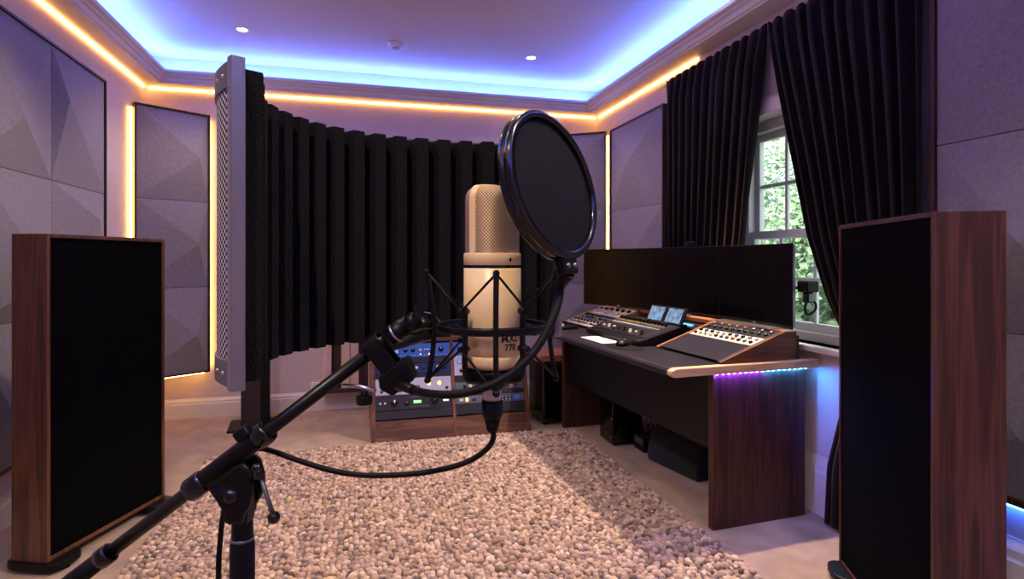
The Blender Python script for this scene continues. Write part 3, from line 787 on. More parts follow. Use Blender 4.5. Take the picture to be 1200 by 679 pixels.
# clamp round the boom end
cl = MB()
bdx = (at(390,447,.6)-at(300,516,.6)).normalized(); bup = V((0,0,1))-bdx*bdx.z; bup.normalize(); bsd = bdx.cross(bup)
Bc = at(441, 407, .60)
Mc = Matrix.Translation(Bc) @ Matrix(((*bdx,), (*bsd,), (*bup,))).transposed().to_4x4()
pts = []
for k in range(13):
    a_ = PI*k/12; pts.append((.0125*math.cos(a_), .002+.0125*math.sin(a_)))
outer = [(.0125,-.026)] + pts + [(-.0125,-.026)]
inner = [(-.0095,-.026)] + [(.0095*math.cos(PI-PI*k/12), .002+.0095*math.sin(PI-PI*k/12)) for k in range(13)] + [(.0095,-.026)]
poly = outer+inner
cl2 = MB(Mc)
n = len(outer)
for xa, xb in ((-.0095,.0095),):
    ov = [(xa,q[0],q[1]) for q in outer]+[(xb,q[0],q[1]) for q in outer]; iv = [(xa,q[0],q[1]) for q in inner[::-1]]+[(xb,q[0],q[1]) for q in inner[::-1]]
    vs = ov+iv; fs = []
    for i in range(n-1):
        fs += [(i,i+1,n+i+1,n+i), (2*n+i,2*n+i+1,3*n+i+1,3*n+i), (i,i+1,2*n+i+1,2*n+i), (n+i,n+i+1,3*n+i+1,3*n+i)]
    fs += [(0,n,3*n,2*n), (n-1,2*n-1,4*n-1,3*n-1)]
    cl2.add(vs, fs)
cb = cl2.build('clamp_saddle', M['blackm'], pf, bevel=.0006)
cl3 = MB(Mc)
cl3.prism([(-.014,-.050),(.014,-.050),(.020,-.028),(.014,-.0262),(-.014,-.0262),(-.020,-.036)], 'y', -.014, .014)
cl3.build('clamp_jaw', M['black'], pf, bevel=.002)
MB().tube([at(402,451,.60), at(420,453,.595), at(440,458,.59)], [.0012,.0022,.0024], 8).build('clamp_lever', M['silver'], pf)
ts = MB(); ts.cyl(at(427,459,.592), at(427,466,.592), .0038, 16); ts.cyl(at(427,464,.592), at(427,474,.592), .0082, 12)
ts.build('thumb_screw', M['black'], pf, bevel=.001)

# ------------------------------------------------------------------ microphone stand
SD = .605
sx0 = at(284, 600, SD)
st = thing('microphone_stand', 'black boom microphone stand on the carpet, holding the cream microphone', 'microphone stand', (sx0.x, sx0.y, 0))
bl = lambda x, d=.60: at(x, 570-.769*(x-230), d)
MB().tube([bl(128), bl(452)], .0070, 18).build('boom_tube', M['blackm'], st)
MB().tube([bl(20), bl(126), bl(127)], [.0098,.0090,.0070], 18).build('boom_grip', M['rubber'], st)
MB().tube([bl(117), bl(118), bl(129), bl(130)], [.0092,.0105,.0105,.0085], 18).build('boom_collar', M['blackg'], st)
MB().tube([bl(236), bl(240), bl(305), bl(309)], [.0095,.0102,.0102,.0095], 20).build('boom_sleeve', M['black'], st)
MB().tube([bl(221), bl(223), bl(238), bl(241)], [.0108,.0122,.0122,.0105], 20).build('sleeve_collar', M['blackg'], st)
MB().tube([bl(300), bl(303), bl(313), bl(316)], [.0108,.0124,.0124,.0110], 20).build('sleeve_collar', M['blackg'], st)
MB().box((-.006,-.008,.008), (.010,.008,.020), Matrix.Translation(bl(293)) @ Matrix(((*bdx,), (*bsd,), (*bup,))).transposed().to_4x4()).build('lock_knob', M['black'], st, bevel=.003)
# pivot head: two rounded cheeks
Mv = Matrix.Translation(at(282, 575, .60)) @ Matrix.Rotation(-YAW, 4, 'Z')
k_ = .60/F
ck = [(-30,9),(-2,32),(10,38),(17,32),(22,14),(22,0),(18,-13),(12,-22),(11,-31),(-10,-31),(-11,-20),(-20,-5)]
poly = [(q[0]*k_, q[1]*k_) for q in ck]
for y0_, y1_ in ((-.017,-.0105), (.0105,.017)): MB(Mv).prism(poly, 'y', y0_, y1_).build('pivot_cheek', M['blackm'], st, bevel=.0025)
MB(Mv).prism([(-12*k_,8*k_),(14*k_,8*k_),(12*k_,-36*k_),(-11*k_,-36*k_)], 'y', -.0100, .0100).build('pivot_core', M['black'], st, bevel=.002)
MB(Mv).lathe([(.0001,.004), (.004,.0035), (.0072,.001), (.0078,-.001)], Matrix.Translation((-3*k_, -.0175, 0*k_)) @ Matrix.Rotation(PI/2, 4, 'X'), 24).build('pivot_bolt', M['blackg'], st)
lv = MB(); lv.ball(at(301,549,.57), .0052, 16); lv.tube([at(301,549,.57), at(306,560,.57)], .0048, 12); lv.build('lever_hub', M['blackg'], st)
lv = MB(); lv.tube([at(306,560,.57), at(320,604,.565)], .0022, 10); lv.build('lever_shaft', M['greymetal'], st)
MB().ball(at(321,607,.565), .0060, 18).build('lever_ball', M['blackg'], st)
MB().tube([at(306,556,.57), at(296,562,.584)], .0035, 10).build('lever_axle', M['blackg'], st)
zc_ = at(284,612,SD).z
MB().lathe([(.0095,zc_+.012), (.0105,zc_), (.0108,at(284,628,SD).z)], Matrix.Translation((sx0.x,sx0.y,0)), 24).build('neck', M['black'], st)
z3 = at(284,631,SD).z
MB().lathe([(.0112,z3+.0015), (.0118,z3+.001), (.0118,z3-.001), (.0112,z3-.0015)], Matrix.Translation((sx0.x,sx0.y,0)), 24).build('neck_ring', M['greymetal'], st)
MB().lathe([(.0108,z3-.0014), (.0122,z3-.006), (.0126,z3-.09), (.0126,z3-.14), (.010,z3-.15)], Matrix.Translation((sx0.x,sx0.y,0)), 24).build('grip', M['rubber'], st)
MB().cyl((sx0.x,sx0.y,.10), (sx0.x,sx0.y,z3-.148), .0098, 20).build('pole', M['blackm'], st)
MB().cyl((sx0.x,sx0.y,.30), (sx0.x,sx0.y,.40), .018, 20).build('leg_hub', M['black'], st, bevel=.003)
for k in range(3):
    a_ = .5+k*2*PI/3; d_ = V((math.cos(a_), math.sin(a_), 0)); b0 = V((sx0.x,sx0.y,0))
    lg = MB().tube([b0+d_*.015+V((0,0,.33)), b0+d_*.33+V((0,0,.05))], .008, 12).build('leg', M['blackm'], st)
    MB().tube([b0+d_*.31+V((0,0,.066)), b0+d_*.345+V((0,0,.036))], [.010,.012], 12).build('rubber_foot', M['rubber'], lg)

# ------------------------------------------------------------------ microphone cable
cb_ = thing('microphone_cable', 'black cable looping from the microphone base to the boom and down the stand', 'cable', at(579, 505, .60))
ct_ = [C((577-600)*MD/F, MD, zy(504)), at(578,514,.60), at(570,527,.60), at(550,540.5,.60), at(520,550,.60), at(480,556,.60), at(430,557.5,.60), at(390,552,.602), at(350,540,.607), at(322,530,.612), at(303,526,.62), at(287,535,.635), at(272,560,.645), at(263,595,.65), at(258,635,.648), at(256,680,.64), at(256,800,.64)]
e_ = ct_[-1]; ct_ += [V((e_.x-.01,e_.y+.01,.5)), V((e_.x-.02,e_.y+.03,.12)), V((e_.x-.06,e_.y+.06,.045)), V((e_.x-.25,e_.y-.05,.04)), V((e_.x-.4,e_.y-.4,.04))]
MB().tube(spline(ct_, 10), .0029, 10).build('cord', M['rubber'], cb_)
Mz = Matrix.Translation((mc.x, mc.y, 0))
pr = [(.0001,zy(464)), (.0098,zy(464)), (.0108,zy(468)), (.0108,zy(488)), (.0096,zy(489))]
MB(Mz).lathe([(.0096,zy(470)), (.0109,zy(470.2)), (.0109,zy(484)), (.0103,zy(488)), (.0092,zy(489)), (.0001,zy(489))], n=28).build('plug_shell', M['black'], cb_)
pr = [(.0088,zy(488.5))]
for k in range(5): y_ = 489+k*3.2; q_ = .0086-.0006*k; pr += [(q_,zy(y_)), (q_,zy(y_+1.8)), (q_-.0014,zy(y_+2.0)), (q_-.0014,zy(y_+3.0))]
pr += [(.0045,zy(506)), (.003,zy(506))]
MB(Mz).lathe(pr, n=24).build('strain_relief', M['rubber'], cb_)

# ------------------------------------------------------------------ rack units
def knob(name, M_, x, y, r, h, mk, parent, line=True):
    m = MB(M_); m.lathe([(r,0), (r*.96,h*.85), (r*.85,h), (.0001,h)], Matrix.Translation((x, y, .0002)), 18)
    if line: m.box((x-r*.08,y,h), (x+r*.08,y+r*.8,h+.0008), mi=1)
    return m.build(name, [M[mk], M['white'] if mk != 'white' else M['black']], parent)
def rack_unit(name, label, cat, Mx, w_, h_, face, spec, group=None, depth=.10):
    """Mx: local x across, y up the face, z out of the face"""
    t = thing(name, label, cat, Mx.translation, 0, group)
    t.rotation_euler = Mx.to_euler()
    MB(Mx).box((-w_/2,.001,-.002), (w_/2,h_-.001,.002)).build('faceplate', M[face], t, bevel=.0006)
    MB(Mx).box((-w_/2+.015,.003,-depth), (w_/2-.015,h_-.003,-.0025)).build('chassis', M['black'], t)
    for q in spec:
        k = q[0]
        if k == 'knob': _, x, y, r, mk = q; knob('knob', Mx @ Matrix.Translation((0,0,.002)), x*w_, y*h_, r, r*.9, mk, t)
        elif k == 'disp':
            _, x, y, ww, hh, mk = q; MB(Mx).box((x*w_-ww/2,y*h_-hh/2,.0021), (x*w_+ww/2,y*h_+hh/2,.0036)).build('display', M[mk], t)
        elif k == 'meter':
            _, x, y, ww, hh, mk = q
            o = MB(Mx).box((x*w_-ww/2,y*h_-hh/2,.0021), (x*w_+ww/2,y*h_+hh/2,.006)).build('meter', M['black'], t, bevel=.001)
            MB(Mx).box((x*w_-ww*.42,y*h_-hh*.4,.0061), (x*w_+ww*.42,y*h_+hh*.4,.0066)).build('meter_face', M[mk], o)
        elif k == 'btn':
            _, x0, x1, n_, y, sz, mk = q; m = MB(Mx)
            for i in range(n_):
                x = (x0+(x1-x0)*i/max(1,n_-1))*w_; m.box((x-sz/2,y*h_-sz/2,.0021), (x+sz/2,y*h_+sz/2,.0045))
            m.build('buttons', M[mk], t)
        elif k == 'lamp':
            _, x, y, r, mk = q; MB(Mx).lathe([(r,.0021), (r*.8,.0045), (.0001,.0055)], Matrix.Translation((x*w_,y*h_,0)), 12).build('lamp', M[mk], t)
    return t
M['bluepanel'] = mat('blue_faceplate', S(22,42,98), .35, .3); M['silverpanel'] = mat('silver_faceplate', S(190,186,196), .35, .6); M['greypanel'] = mat('grey_faceplate', S(92,98,112), .4, .5)
M['creampanel'] = mat('cream_faceplate', S(205,196,186), .4, .2); M['blackpanel'] = mat('black_faceplate', S(19,19,21), .4)
M['bluewin'] = emis('lit_blue_window', (.03, .11, .55, 1), .38); M['meterface'] = emis('lit_meter_face', (.25,.45,1.,1), .55)

# gear rack by the far wall
RX0, RX1, RY, RH, RS = .10, 1.285, 4.225, .70, .225
t = thing('gear_rack', 'low walnut two-bay equipment rack with a sloping front on the carpet behind the rug', 'equipment rack', ((RX0+RX1)/2, RY, 0))
sidep = [(RY,0), (RY+RS,RH), (RY+.70,RH), (RY+.70,0)]
for x0_, x1_ in ((RX0,RX0+.03), (.69,.715), (RX1-.03,RX1)): MB().prism(sidep, 'x', x0_, x1_).build('side_panel', M['walnut'], t, bevel=.002)
tz = .135
yo = lambda z: RY+RS*z/RH
pl = [(RY+.004,0.0), (yo(tz)+.004,tz), (yo(tz)+.05,tz), (RY+.05,0.0)]
for x0_, x1_ in ((RX0+.03,.69), (.715,RX1-.03)): MB().prism(pl, 'x', x0_, x1_).build('plinth', M['walnut_x'], t)
MB().box((RX0+.0305,yo(RH)+.002,RH-.022), (.6895,RY+.70,RH)).build('top_board', M['walnut_x'], t)
MB().box((.7155,yo(RH)+.002,RH-.022), (RX1-.0305,RY+.70,RH)).build('top_board', M['walnut_x'], t)
MB().box((RX0+.0305,RY+.68,.0), (RX1-.0305,RY+.70,RH-.023)).build('back_panel', M['deskblack'], t)
sv = V((0,RS,RH)); SL = sv.length; su = sv.normalized(); sn = V((0,-su.z,su.y))
def slot(xc, tt): 
    Mx = Matrix(((1,0,0),(*su,),(*sn,))).transposed().to_4x4()
    return Matrix.Translation(V((xc, RY, 0)) + su*(tt*SL) + sn*(-.008)) @ Mx
LC, RC = (RX0+.03+.69)/2, (.715+RX1-.03)/2; LW, RW = .69-RX0-.03-.004, RX1-.03-.715-.004
U = SL
def unit(name, label, cat, xc, w_, t0, t1, face, spec): return rack_unit(name, label, cat, slot(xc, t0), w_, (t1-t0)*U, face, spec, 'units in the gear rack', depth=.008 if t0 < .22 else .05)
unit('rack_preamp', 'blue-lit metering unit at the top of the rack bay nearest the boom', 'rack unit', LC, LW, .815, .955, 'bluewin', [('btn',-.46,.46,22,.12,.005,'white'),('lamp',.10,.2,.005,'white_on'),('lamp',.22,.2,.005,'amber'),('lamp',.29,.75,.005,'white_on'),('meter',-.36,.5,.06,.05,'meterface'),('meter',-.24,.5,.06,.05,'meterface'),('knob',-.1,.5,.016,'black'),('knob',0,.5,.016,'black'),('knob',.1,.5,.012,'ivoryk'),('btn',.16,.3,6,.55,.008,'white'),('knob',.38,.5,.02,'black')])
unit('blank_panel', 'thin black blank panel under the blue-lit metering unit', 'blank panel', LC, LW, .755, .812, 'blackpanel', [])
unit('rack_equaliser', 'blue unit with red and amber lamps in the rack bay nearest the boom', 'rack unit', LC, LW, .655, .752, 'bluepanel', [('knob',-.4,.5,.014,'black'),('lamp',-.28,.5,.008,'red_on'),('lamp',-.16,.62,.007,'red_on'),('lamp',-.16,.3,.007,'red_on'),('lamp',-.1,.62,.007,'amber'),('lamp',-.1,.3,.007,'red_on'),('knob',.04,.5,.013,'ivoryk'),('knob',.14,.5,.013,'black'),('lamp',.22,.5,.006,'amber'),('knob',.33,.5,.014,'ivoryk'),('knob',.42,.5,.014,'black')])
unit('blank_panel', 'thin black blank panel above the silver unit with amber lamps', 'blank panel', LC, LW, .61, .652, 'blackpanel', [])
unit('rack_compressor', 'silver unit with two glowing amber lamps in the rack bay nearest the boom', 'rack unit', LC, LW, .445, .607, 'silverpanel', [('knob',-.42,.25,.012,'black'),('knob',-.3,.25,.012,'black'),('knob',-.18,.25,.012,'black'),('lamp',.2,.6,.014,'amber'),('lamp',.34,.6,.014,'amber'),('btn',-.4,-.1,7,.65,.007,'black'),('knob',.05,.4,.016,'black'),('knob',.44,.3,.012,'black')])
unit('rack_reverb', 'black effects unit with a green readout and a big dial, below the silver unit', 'rack unit', LC, LW, .295, .442, 'blackpanel', [('knob',-.26,.5,.024,'blackg'),('knob',-.10,.42,.014,'black'),('disp',.04,.5,.055,.02,'green_on'),('btn',-.05,.18,8,.82,.008,'greymetal'),('btn',-.05,.18,8,.2,.008,'greymetal'),('knob',.27,.55,.028,'blackg'),('btn',-.44,-.38,2,.5,.012,'white'),('disp',.42,.5,.04,.014,'white_on')])
unit('blank_panel', 'tall black blank panel at the bottom of the rack bay nearest the boom', 'blank panel', LC, LW, .212, .292, 'blackpanel', [('btn',-.48,.48,2,.85,.006,'greymetal'),('btn',-.48,.48,2,.15,.006,'greymetal')])
unit('rack_preamp', 'blue-lit unit at the top of the rack bay nearest the desk', 'rack unit', RC, RW, .82, .955, 'bluewin', [('knob',-.4,.5,.014,'black'),('knob',-.25,.5,.014,'black'),('knob',.1,.5,.014,'black'),('knob',.3,.5,.014,'ivoryk')])
unit('rack_preamp', 'silver unit with round black meters and knobs behind the microphone base', 'rack unit', RC, RW, .605, .815, 'silverpanel', [('knob',-.40,.25,.014,'black'),('knob',-.30,.25,.014,'black'),('knob',-.20,.25,.014,'black'),('meter',-.42,.68,.035,.03,'meterface'),('btn',-.34,-.2,4,.7,.009,'blackg'),('knob',-.05,.25,.014,'black'),('knob',.08,.25,.014,'black'),('knob',.2,.5,.02,'black'),('knob',.35,.5,.02,'black')])
unit('blank_panel', 'black blank panel under the silver unit behind the microphone base', 'blank panel', RC, RW, .54, .602, 'blackpanel', [])
unit('rack_compressor', 'slim grey unit with a row of knobs and small lamps behind the gooseneck', 'rack unit', RC, RW, .445, .537, 'greypanel', [('knob',-.36,.5,.013,'blackg'),('knob',-.28,.5,.013,'ivoryk'),('knob',-.20,.5,.013,'bluek'),('knob',-.12,.5,.013,'blackg'),('knob',-.04,.5,.013,'ivoryk'),('lamp',.08,.5,.007,'white_on'),('knob',.2,.5,.013,'bluek'),('lamp',.3,.5,.009,'amber'),('knob',.38,.5,.013,'blackg')])
unit('blank_panel', 'black blank panel between the two slim grey units', 'blank panel', RC, RW, .40, .442, 'blackpanel', [])
unit('rack_interface', 'slim grey unit with two lit yellow squares low in the rack bay nearest the desk', 'rack unit', RC, RW, .315, .397, 'greypanel', [('disp',-.42,.5,.03,.02,'ivoryk'),('disp',-.34,.5,.02,.026,'amber'),('knob',-.24,.5,.012,'blackg'),('disp',.2,.5,.12,.04,'blackpanel'),('btn',.12,.28,4,.65,.012,'silver'),('btn',.12,.28,4,.3,.012,'silver'),('disp',.38,.5,.05,.025,'bluewin'),('knob',-.1,.5,.01,'black'),('knob',0,.5,.01,'black')])
unit('blank_panel', 'tall black blank panel at the bottom of the rack bay nearest the desk', 'blank panel', RC, RW, .212, .312, 'blackpanel', [('btn',-.48,.48,2,.85,.006,'greymetal'),('btn',-.48,.48,2,.15,.006,'greymetal')])

# subwoofer between rack and desk
t = thing('floor_speaker', 'black box speaker under a walnut shelf between the rack and the desk', 'speaker', (1.56, 4.55, 0))
MB().box((1.405,4.33,.02), (1.74,4.70,.47)).build('cabinet', M['blackg'], t, bevel=.01)
MB().box((1.43,4.322,.05), (1.72,4.3295,.44)).build('grille', M['grille'], t, bevel=.003)
MB().box((1.37,4.34,.50), (1.78,4.72,.545)).build('walnut_top', M['walnut_l'], t, bevel=.003)
pf_ = MB()
for x in (1.43,1.71):
    for y in (4.36,4.67): pf_.cyl((x,y,.4705), (x,y,.4995), .012)
pf_.build('spacer', M['black'], t)
ft_ = MB()
for x in (1.44,1.70):
    for y in (4.37,4.66): ft_.cyl((x,y,0), (x,y,.0195), .018)
ft_.build('rubber_feet', M['rubber'], t)
wl = thing('loose_cable', 'thin black cables hanging behind the rack beside the black box speaker', 'cable', (1.34, 4.6, 0))
for k in range(3):
    MB().tube(spline([V((1.30,4.86-.03*k,.30-.06*k)), V((1.335,4.72,.20-.05*k)), V((1.345,4.6,.12-.03*k)), V((1.35,4.75,.03)), V((1.345,4.95,.012))], 8), .004, 8).build('cord', M['rubber'], wl)

# ------------------------------------------------------------------ studio desk
DA = math.radians(3.4); DL, TZ = 1.93, .795
DM = Matrix.Translation((1.651, 2.436, 0)) @ Matrix.Rotation(DA, 4, 'Z')
desk = thing('studio_desk', 'large walnut mixing desk with a dark padded top under the window', 'desk', (1.651, 2.436, 0), DA)
DX = .555
# edge light runs under the near overhang
MB(DM).box((0,0,.001), (DX,.04,TZ-.041)).build('end_panel', M['walnut_d'], desk, bevel=.002)
MB(DM).box((0,1.79,.001), (DX,1.83,TZ-.041)).build('end_panel', M['walnut_d'], desk, bevel=.002)
MB(DM).box((.03,.0405,.37), (.05,1.7895,TZ-.041)).build('modesty_panel', M['deskblack'], desk)
edge = [(-.25,TZ-.028),(-.245,TZ-.038),(-.23,TZ-.04),(DX,TZ-.04),(DX,TZ),(-.225,TZ),(-.24,TZ-.004),(-.249,TZ-.014)]
MB(DM).prism(edge, 'y', .012, DL).build('padded_top', M['desktop'], desk, bevel=.002)
oakp = [(-.255,TZ-.028),(-.235,TZ-.0405),(DX+.06,TZ-.0405),(DX+.06,TZ+.002),(-.225,TZ+.002),(-.252,TZ-.008)]
MB(DM).prism(oakp, 'y', -.032, .0115).build('end_cap', M['oak'], desk, bevel=.006, seg=3)
# wedges
wed = [(.045,TZ+.0005), (.50,TZ+.0005), (.50,.94), (.43,.94), (.04,TZ+.012)]
for y0_, y1_ in ((-.002,.028), (.545,.563), (1.385,1.403), (DL-.03,DL)): MB(DM).prism(wed, 'y', y0_, y1_).build('walnut_divider', M['walnut_l'] if y0_ > 0 else M['walnut_x'], desk, bevel=.001)
MB(DM).box((.43,.0285,.918), (.515,.5445,.94)).build('bridge_shelf', M['walnut_l'], desk)
MB(DM).box((.43,.5635,.918), (.515,1.3845,.94)).build('bridge_shelf', M['walnut_l'], desk)
MB(DM).box((.43,1.4035,.918), (.515,DL-.0305,.94)).build('bridge_shelf', M['walnut_l'], desk)
MB(DM).box((.502,-.002,TZ+.001), (.515,DL,.917)).build('back_board', M['walnut_d'], desk)
for k in range(17):
    x = .012+(DX-.02)*k/16
    MB(DM).box((x-.004,-.0125,TZ-.0445), (x+.004,-.0045,TZ-.041)).build('light_bead', M['led_violet'] if k < 9 else M['led_desk_cyan'], desk)
slope = V((.39,0,.94-TZ-.014)); sl = slope.normalized(); SLW = slope.length
def bay(yc, tt, out=.0):
    """slanted bay: x across (towards -length), y up the slope, z out"""
    ex = V((0,-1,0)); ez = ex.cross(sl)
    if ez.z < 0: ex = -ex; ez = ex.cross(sl)
    Mx = Matrix(((*ex,), (*sl,), (*ez,))).transposed().to_4x4()
    return DM @ Matrix.Translation(V((.045,yc,TZ+.016)) + sl*(tt*SLW) + ez*(-.006+out)) @ Mx
def bayunit(name, label, cat, yc, w_, t0, t1, face, spec): return rack_unit(name, label, cat, bay(yc, t0), w_, (t1-t0)*SLW, face, spec, 'modules in the desk bays', depth=.008 if t0 < .1 else .02)
YA, YCn = (.0285+.5445)/2, (1.4035+DL-.0305)/2; WA, WCn = .510, .488
mix = ['ivoryk','black','redk','black','yellowk','black','bluek','silver','greenk','black']
def rowk(n_, y, r, cols, x0=-.44, x1=.44): return [('knob', x0+(x1-x0)*i/(n_-1), y, r, cols[(i*3+n_) % len(cols)]) for i in range(n_)]
bayunit('blank_panel', 'plain black panel in the near desk bay in front of the silver modules', 'blank panel', YA, WA, .02, .50, 'desktop', [])
bayunit('desk_module', 'cream module with many small knobs in the near desk bay', 'desk module', YA, WA, .51, .74, 'creampanel', rowk(11,.30,.010,mix)+rowk(10,.72,.011,['black','black','ivoryk','bluek','silver'])+[('btn',-.4,.4,12,.52,.006,'black')])
bayunit('desk_module', 'dark module with red and yellow knobs under the nearest monitor', 'desk module', YA, WA, .75, .97, 'blackpanel', rowk(10,.32,.010,['greymetal','black','silver','redk','black','yellowk'])+rowk(8,.75,.011,['black','silver','greymetal'])+[('btn',-.4,.4,10,.52,.006,'ivoryk')])
bayunit('desk_module', 'cream module with green and yellow knobs in the far desk bay, front row', 'desk module', YCn, WCn, .06, .30, 'creampanel', rowk(11,.32,.011,['black','greenk','yellowk','redk','bluek'])+rowk(9,.74,.012,['black','ivoryk','black']))
bayunit('desk_module', 'dark module with blue and green knobs in the far desk bay, middle row', 'desk module', YCn, WCn, .31, .55, 'greypanel', rowk(11,.32,.011,['bluek','greenk','black','black','yellowk'])+rowk(9,.74,.012,['black','black','ivoryk']))
bayunit('desk_module', 'pale module with big black knobs in the far desk bay, back row', 'desk module', YCn, WCn, .56, .96, 'creampanel', rowk(8,.25,.014,['black','black','ivoryk'])+rowk(6,.65,.016,['black','silver','black'])+[('btn',-.4,.4,9,.9,.007,'black')])
# blue display unit at back of centre bay
bayunit('display_unit', 'black unit with a glowing blue readout behind the mixing console', 'display unit', .76, .36, .66, .84, 'blackpanel', [('disp',.15,.5,.14,.022,'blue_on'),('knob',-.3,.5,.011,'black'),('knob',-.4,.5,.011,'black')])

# mixing console in the centre bay
ec = thing('mixing_console', 'black digital mixing console with faders and two lit screens in the middle of the desk', 'mixing console', DM @ V((.2,.99,TZ)), DA)
cx0, cx1, cy0, cy1 = -.035, .30, .63, 1.33
bodyp = [(cx0,TZ+.004), (cx1,TZ+.004), (cx1,.915), (cx0+.05,.838), (cx0,.828)]
MB(DM).prism(bodyp, 'y', cy0, cy1).build('chassis', M['black'], ec, bevel=.006)
cs = V((cx1-cx0-.05,0,.077)).normalized(); ez = V((-cs.z,0,cs.x))
CM = DM @ Matrix.Translation((cx0+.05, cy1, .8385)) @ Matrix(((0,-1,0),(*cs,),(*ez,))).transposed().to_4x4()   # x along the desk towards near end, y up slope, z out
CWd, CH = cy1-cy0, .28
MB(CM).box((.01,.004,.0004), (CWd-.01,CH-.01,.003)).build('control_panel', M['blackpanel'], ec)
for k in range(14):
    x = .05 + k*.042
    fs_ = MB(CM).box((x-.002,.012,.0031), (x+.002,.095,.0036)).build('fader_slot', M['blackg'], ec)
    y = .03 + .045*((k*7) % 5)/5
    MB(CM).box((x-.007,y-.009,.0032), (x+.007,y+.009,.014)).build('fader_cap', M['ivoryk'] if k in (1,2,3,4,9,10,11) else M['black'], ec, bevel=.002)
for k in range(14): knob('encoder', CM @ Matrix.Translation((0,0,.003)), .05+k*.042, .215, .011, .018, 'black', ec, False)
b1 = MB(CM); b2 = MB(CM); b3 = MB(CM); b4 = MB(CM)
for k in range(28):
    x = .042+k*.0212
    b1.box((x-.006,.180,.003), (x+.006,.190,.006)); b2.box((x-.005,.118,.003), (x+.005,.126,.006)); b3.box((x-.005,.140,.003), (x+.005,.148,.006)); b4.box((x-.005,.160,.003), (x+.005,.167,.006))
b1.build('yellow_buttons', M['yellowk'], ec); b2.build('grey_buttons', M['greymetal'], ec); b4.build('grey_buttons', M['greymetal'], ec); b3.build('white_buttons', M['white'], ec)
# screens
SMx = DM @ Matrix.Translation((cx1-.055, .985, .906)) @ Matrix(((0,-1,0),(.42,0,.907),(-.907,0,.42))).transposed().to_4x4()
pnl = MB(SMx).box((-.03,0,-.014), (.36,.115,0)).build('screen_housing', M['black'], ec, bevel=.004)
for x in (-.012, .185): MB(SMx).box((x,.012,.0003), (x+.155,.104,.0015)).build('screen', M['ui'], pnl)

# things on the padded top
mp = DM @ V((-.10,.70,TZ))
t = thing('computer_mouse', 'dark computer mouse on the padded desk top in front of the console', 'mouse', mp, DA+.6)
mv = []; 
ms = MB(world(t))
ms.lathe([(.033,.0005), (.036,.006), (.034,.016), (.027,.026), (.015,.032), (.0001,.0335)], Matrix.Diagonal((1.55,.98,1.05,1)), 28)
ms.build('shell', M['black'], t)
MB(world(t)).lathe([(.0001,-.008),(.007,-.006),(.009,0),(.007,.006),(.0001,.008)], Matrix.Translation((.028,0,.029)) @ Matrix.Rotation(PI/2,4,'X'), 14).build('scroll_wheel', M['greymetal'], t)
pm = MB(DM); pm.box((-.17,.82,TZ+.0006), (-.045,1.13,TZ+.0016), Matrix.Translation((0,0,0)))
tag(pm.build('paper_sheet', M['paper']), 'white sheet of paper lying on the desk top beside the mouse', 'paper')
mm_ = MB(DM); mm_.prism([(-.16+.19*(.5-.5*math.cos(a_))-.04, .66+.15*math.sin(a_)) for a_ in [2*PI*k/28 for k in range(28)]], 'z', TZ+.0008, TZ+.0024)
tag(mm_.build('mouse_pad', M['rubber']), 'thin black mat under the dark computer mouse', 'mouse pad')
t.location.z = TZ+.0026
# small fader controller at far end
t = thing('fader_controller', 'small black fader controller at the far end of the desk', 'controller', DM @ V((-.10,1.66,TZ)), DA)
Wt = world(t)
MB(Wt).prism([(-.085,.001),(.09,.001),(.09,.032),(-.085,.018)], 'y', -.15, .15).build('body', M['black'], t, bevel=.004)
for k in range(8):
    y = -.12+k*.034; z = .0185+.014*(.02+.085)/.175
    MB(Wt).box((-.03+.01*(k % 3),y-.008,z-.003), (-.012+.01*(k % 3),y+.008,z+.016)).build('fader_cap', M['greymetal'] if k % 3 else M['ivoryk'], t, bevel=.002)
for k in range(8): knob('knob', Wt @ Matrix.Translation((.06,-.12+k*.034,.0295)), 0, 0, .009, .016, 'black', t, False)

# ------------------------------------------------------------------ curved monitors
P1, P2, P3 = V((1.765,4.37,0)), V((2.085,3.42,0)), V((2.125,2.47,0))
# circle through three points
ax, ay, bx_, by_, cx_, cy_ = P1.x, P1.y, P2.x, P2.y, P3.x, P3.y
dd = 2*(ax*(by_-cy_)+bx_*(cy_-ay)+cx_*(ay-by_))
ux = ((ax*ax+ay*ay)*(by_-cy_)+(bx_*bx_+by_*by_)*(cy_-ay)+(cx_*cx_+cy_*cy_)*(ay-by_))/dd
uy = ((ax*ax+ay*ay)*(cx_-bx_)+(bx_*bx_+by_*by_)*(ax-cx_)+(cx_*cx_+cy_*cy_)*(bx_-ax))/dd
RC_ = math.hypot(ax-ux, ay-uy); g1 = math.atan2(ay-uy, ax-ux); g3 = math.atan2(cy_-uy, cx_-ux)
MZ0, MZ1 = .947, 1.386
def arc_slab(a_, b_, r0, r1, z0, z1, n=16):
    m = MB(); vs = []
    for i in range(n+1):
        g_ = a_+(b_-a_)*i/n; c_, s_ = math.cos(g_), math.sin(g_)
        vs += [(ux+c_*r0,uy+s_*r0,z0), (ux+c_*r0,uy+s_*r0,z1), (ux+c_*r1,uy+s_*r1,z1), (ux+c_*r1,uy+s_*r1,z0)]
    return m.add(vs, [(i*4+k, i*4+(k+1) % 4, (i+1)*4+(k+1) % 4, (i+1)*4+k) for i in range(n) for k in range(4)]+[(0,1,2,3),(n*4,n*4+1,n*4+2,n*4+3)])
mlab = ['dark curved monitor at the far end of the desk', 'dark curved monitor in the middle, behind the mixing console', 'dark curved monitor nearest the window gap and the walnut baffle']
M['housing'] = mat('monitor_back', S(170,160,172), .4, .2)
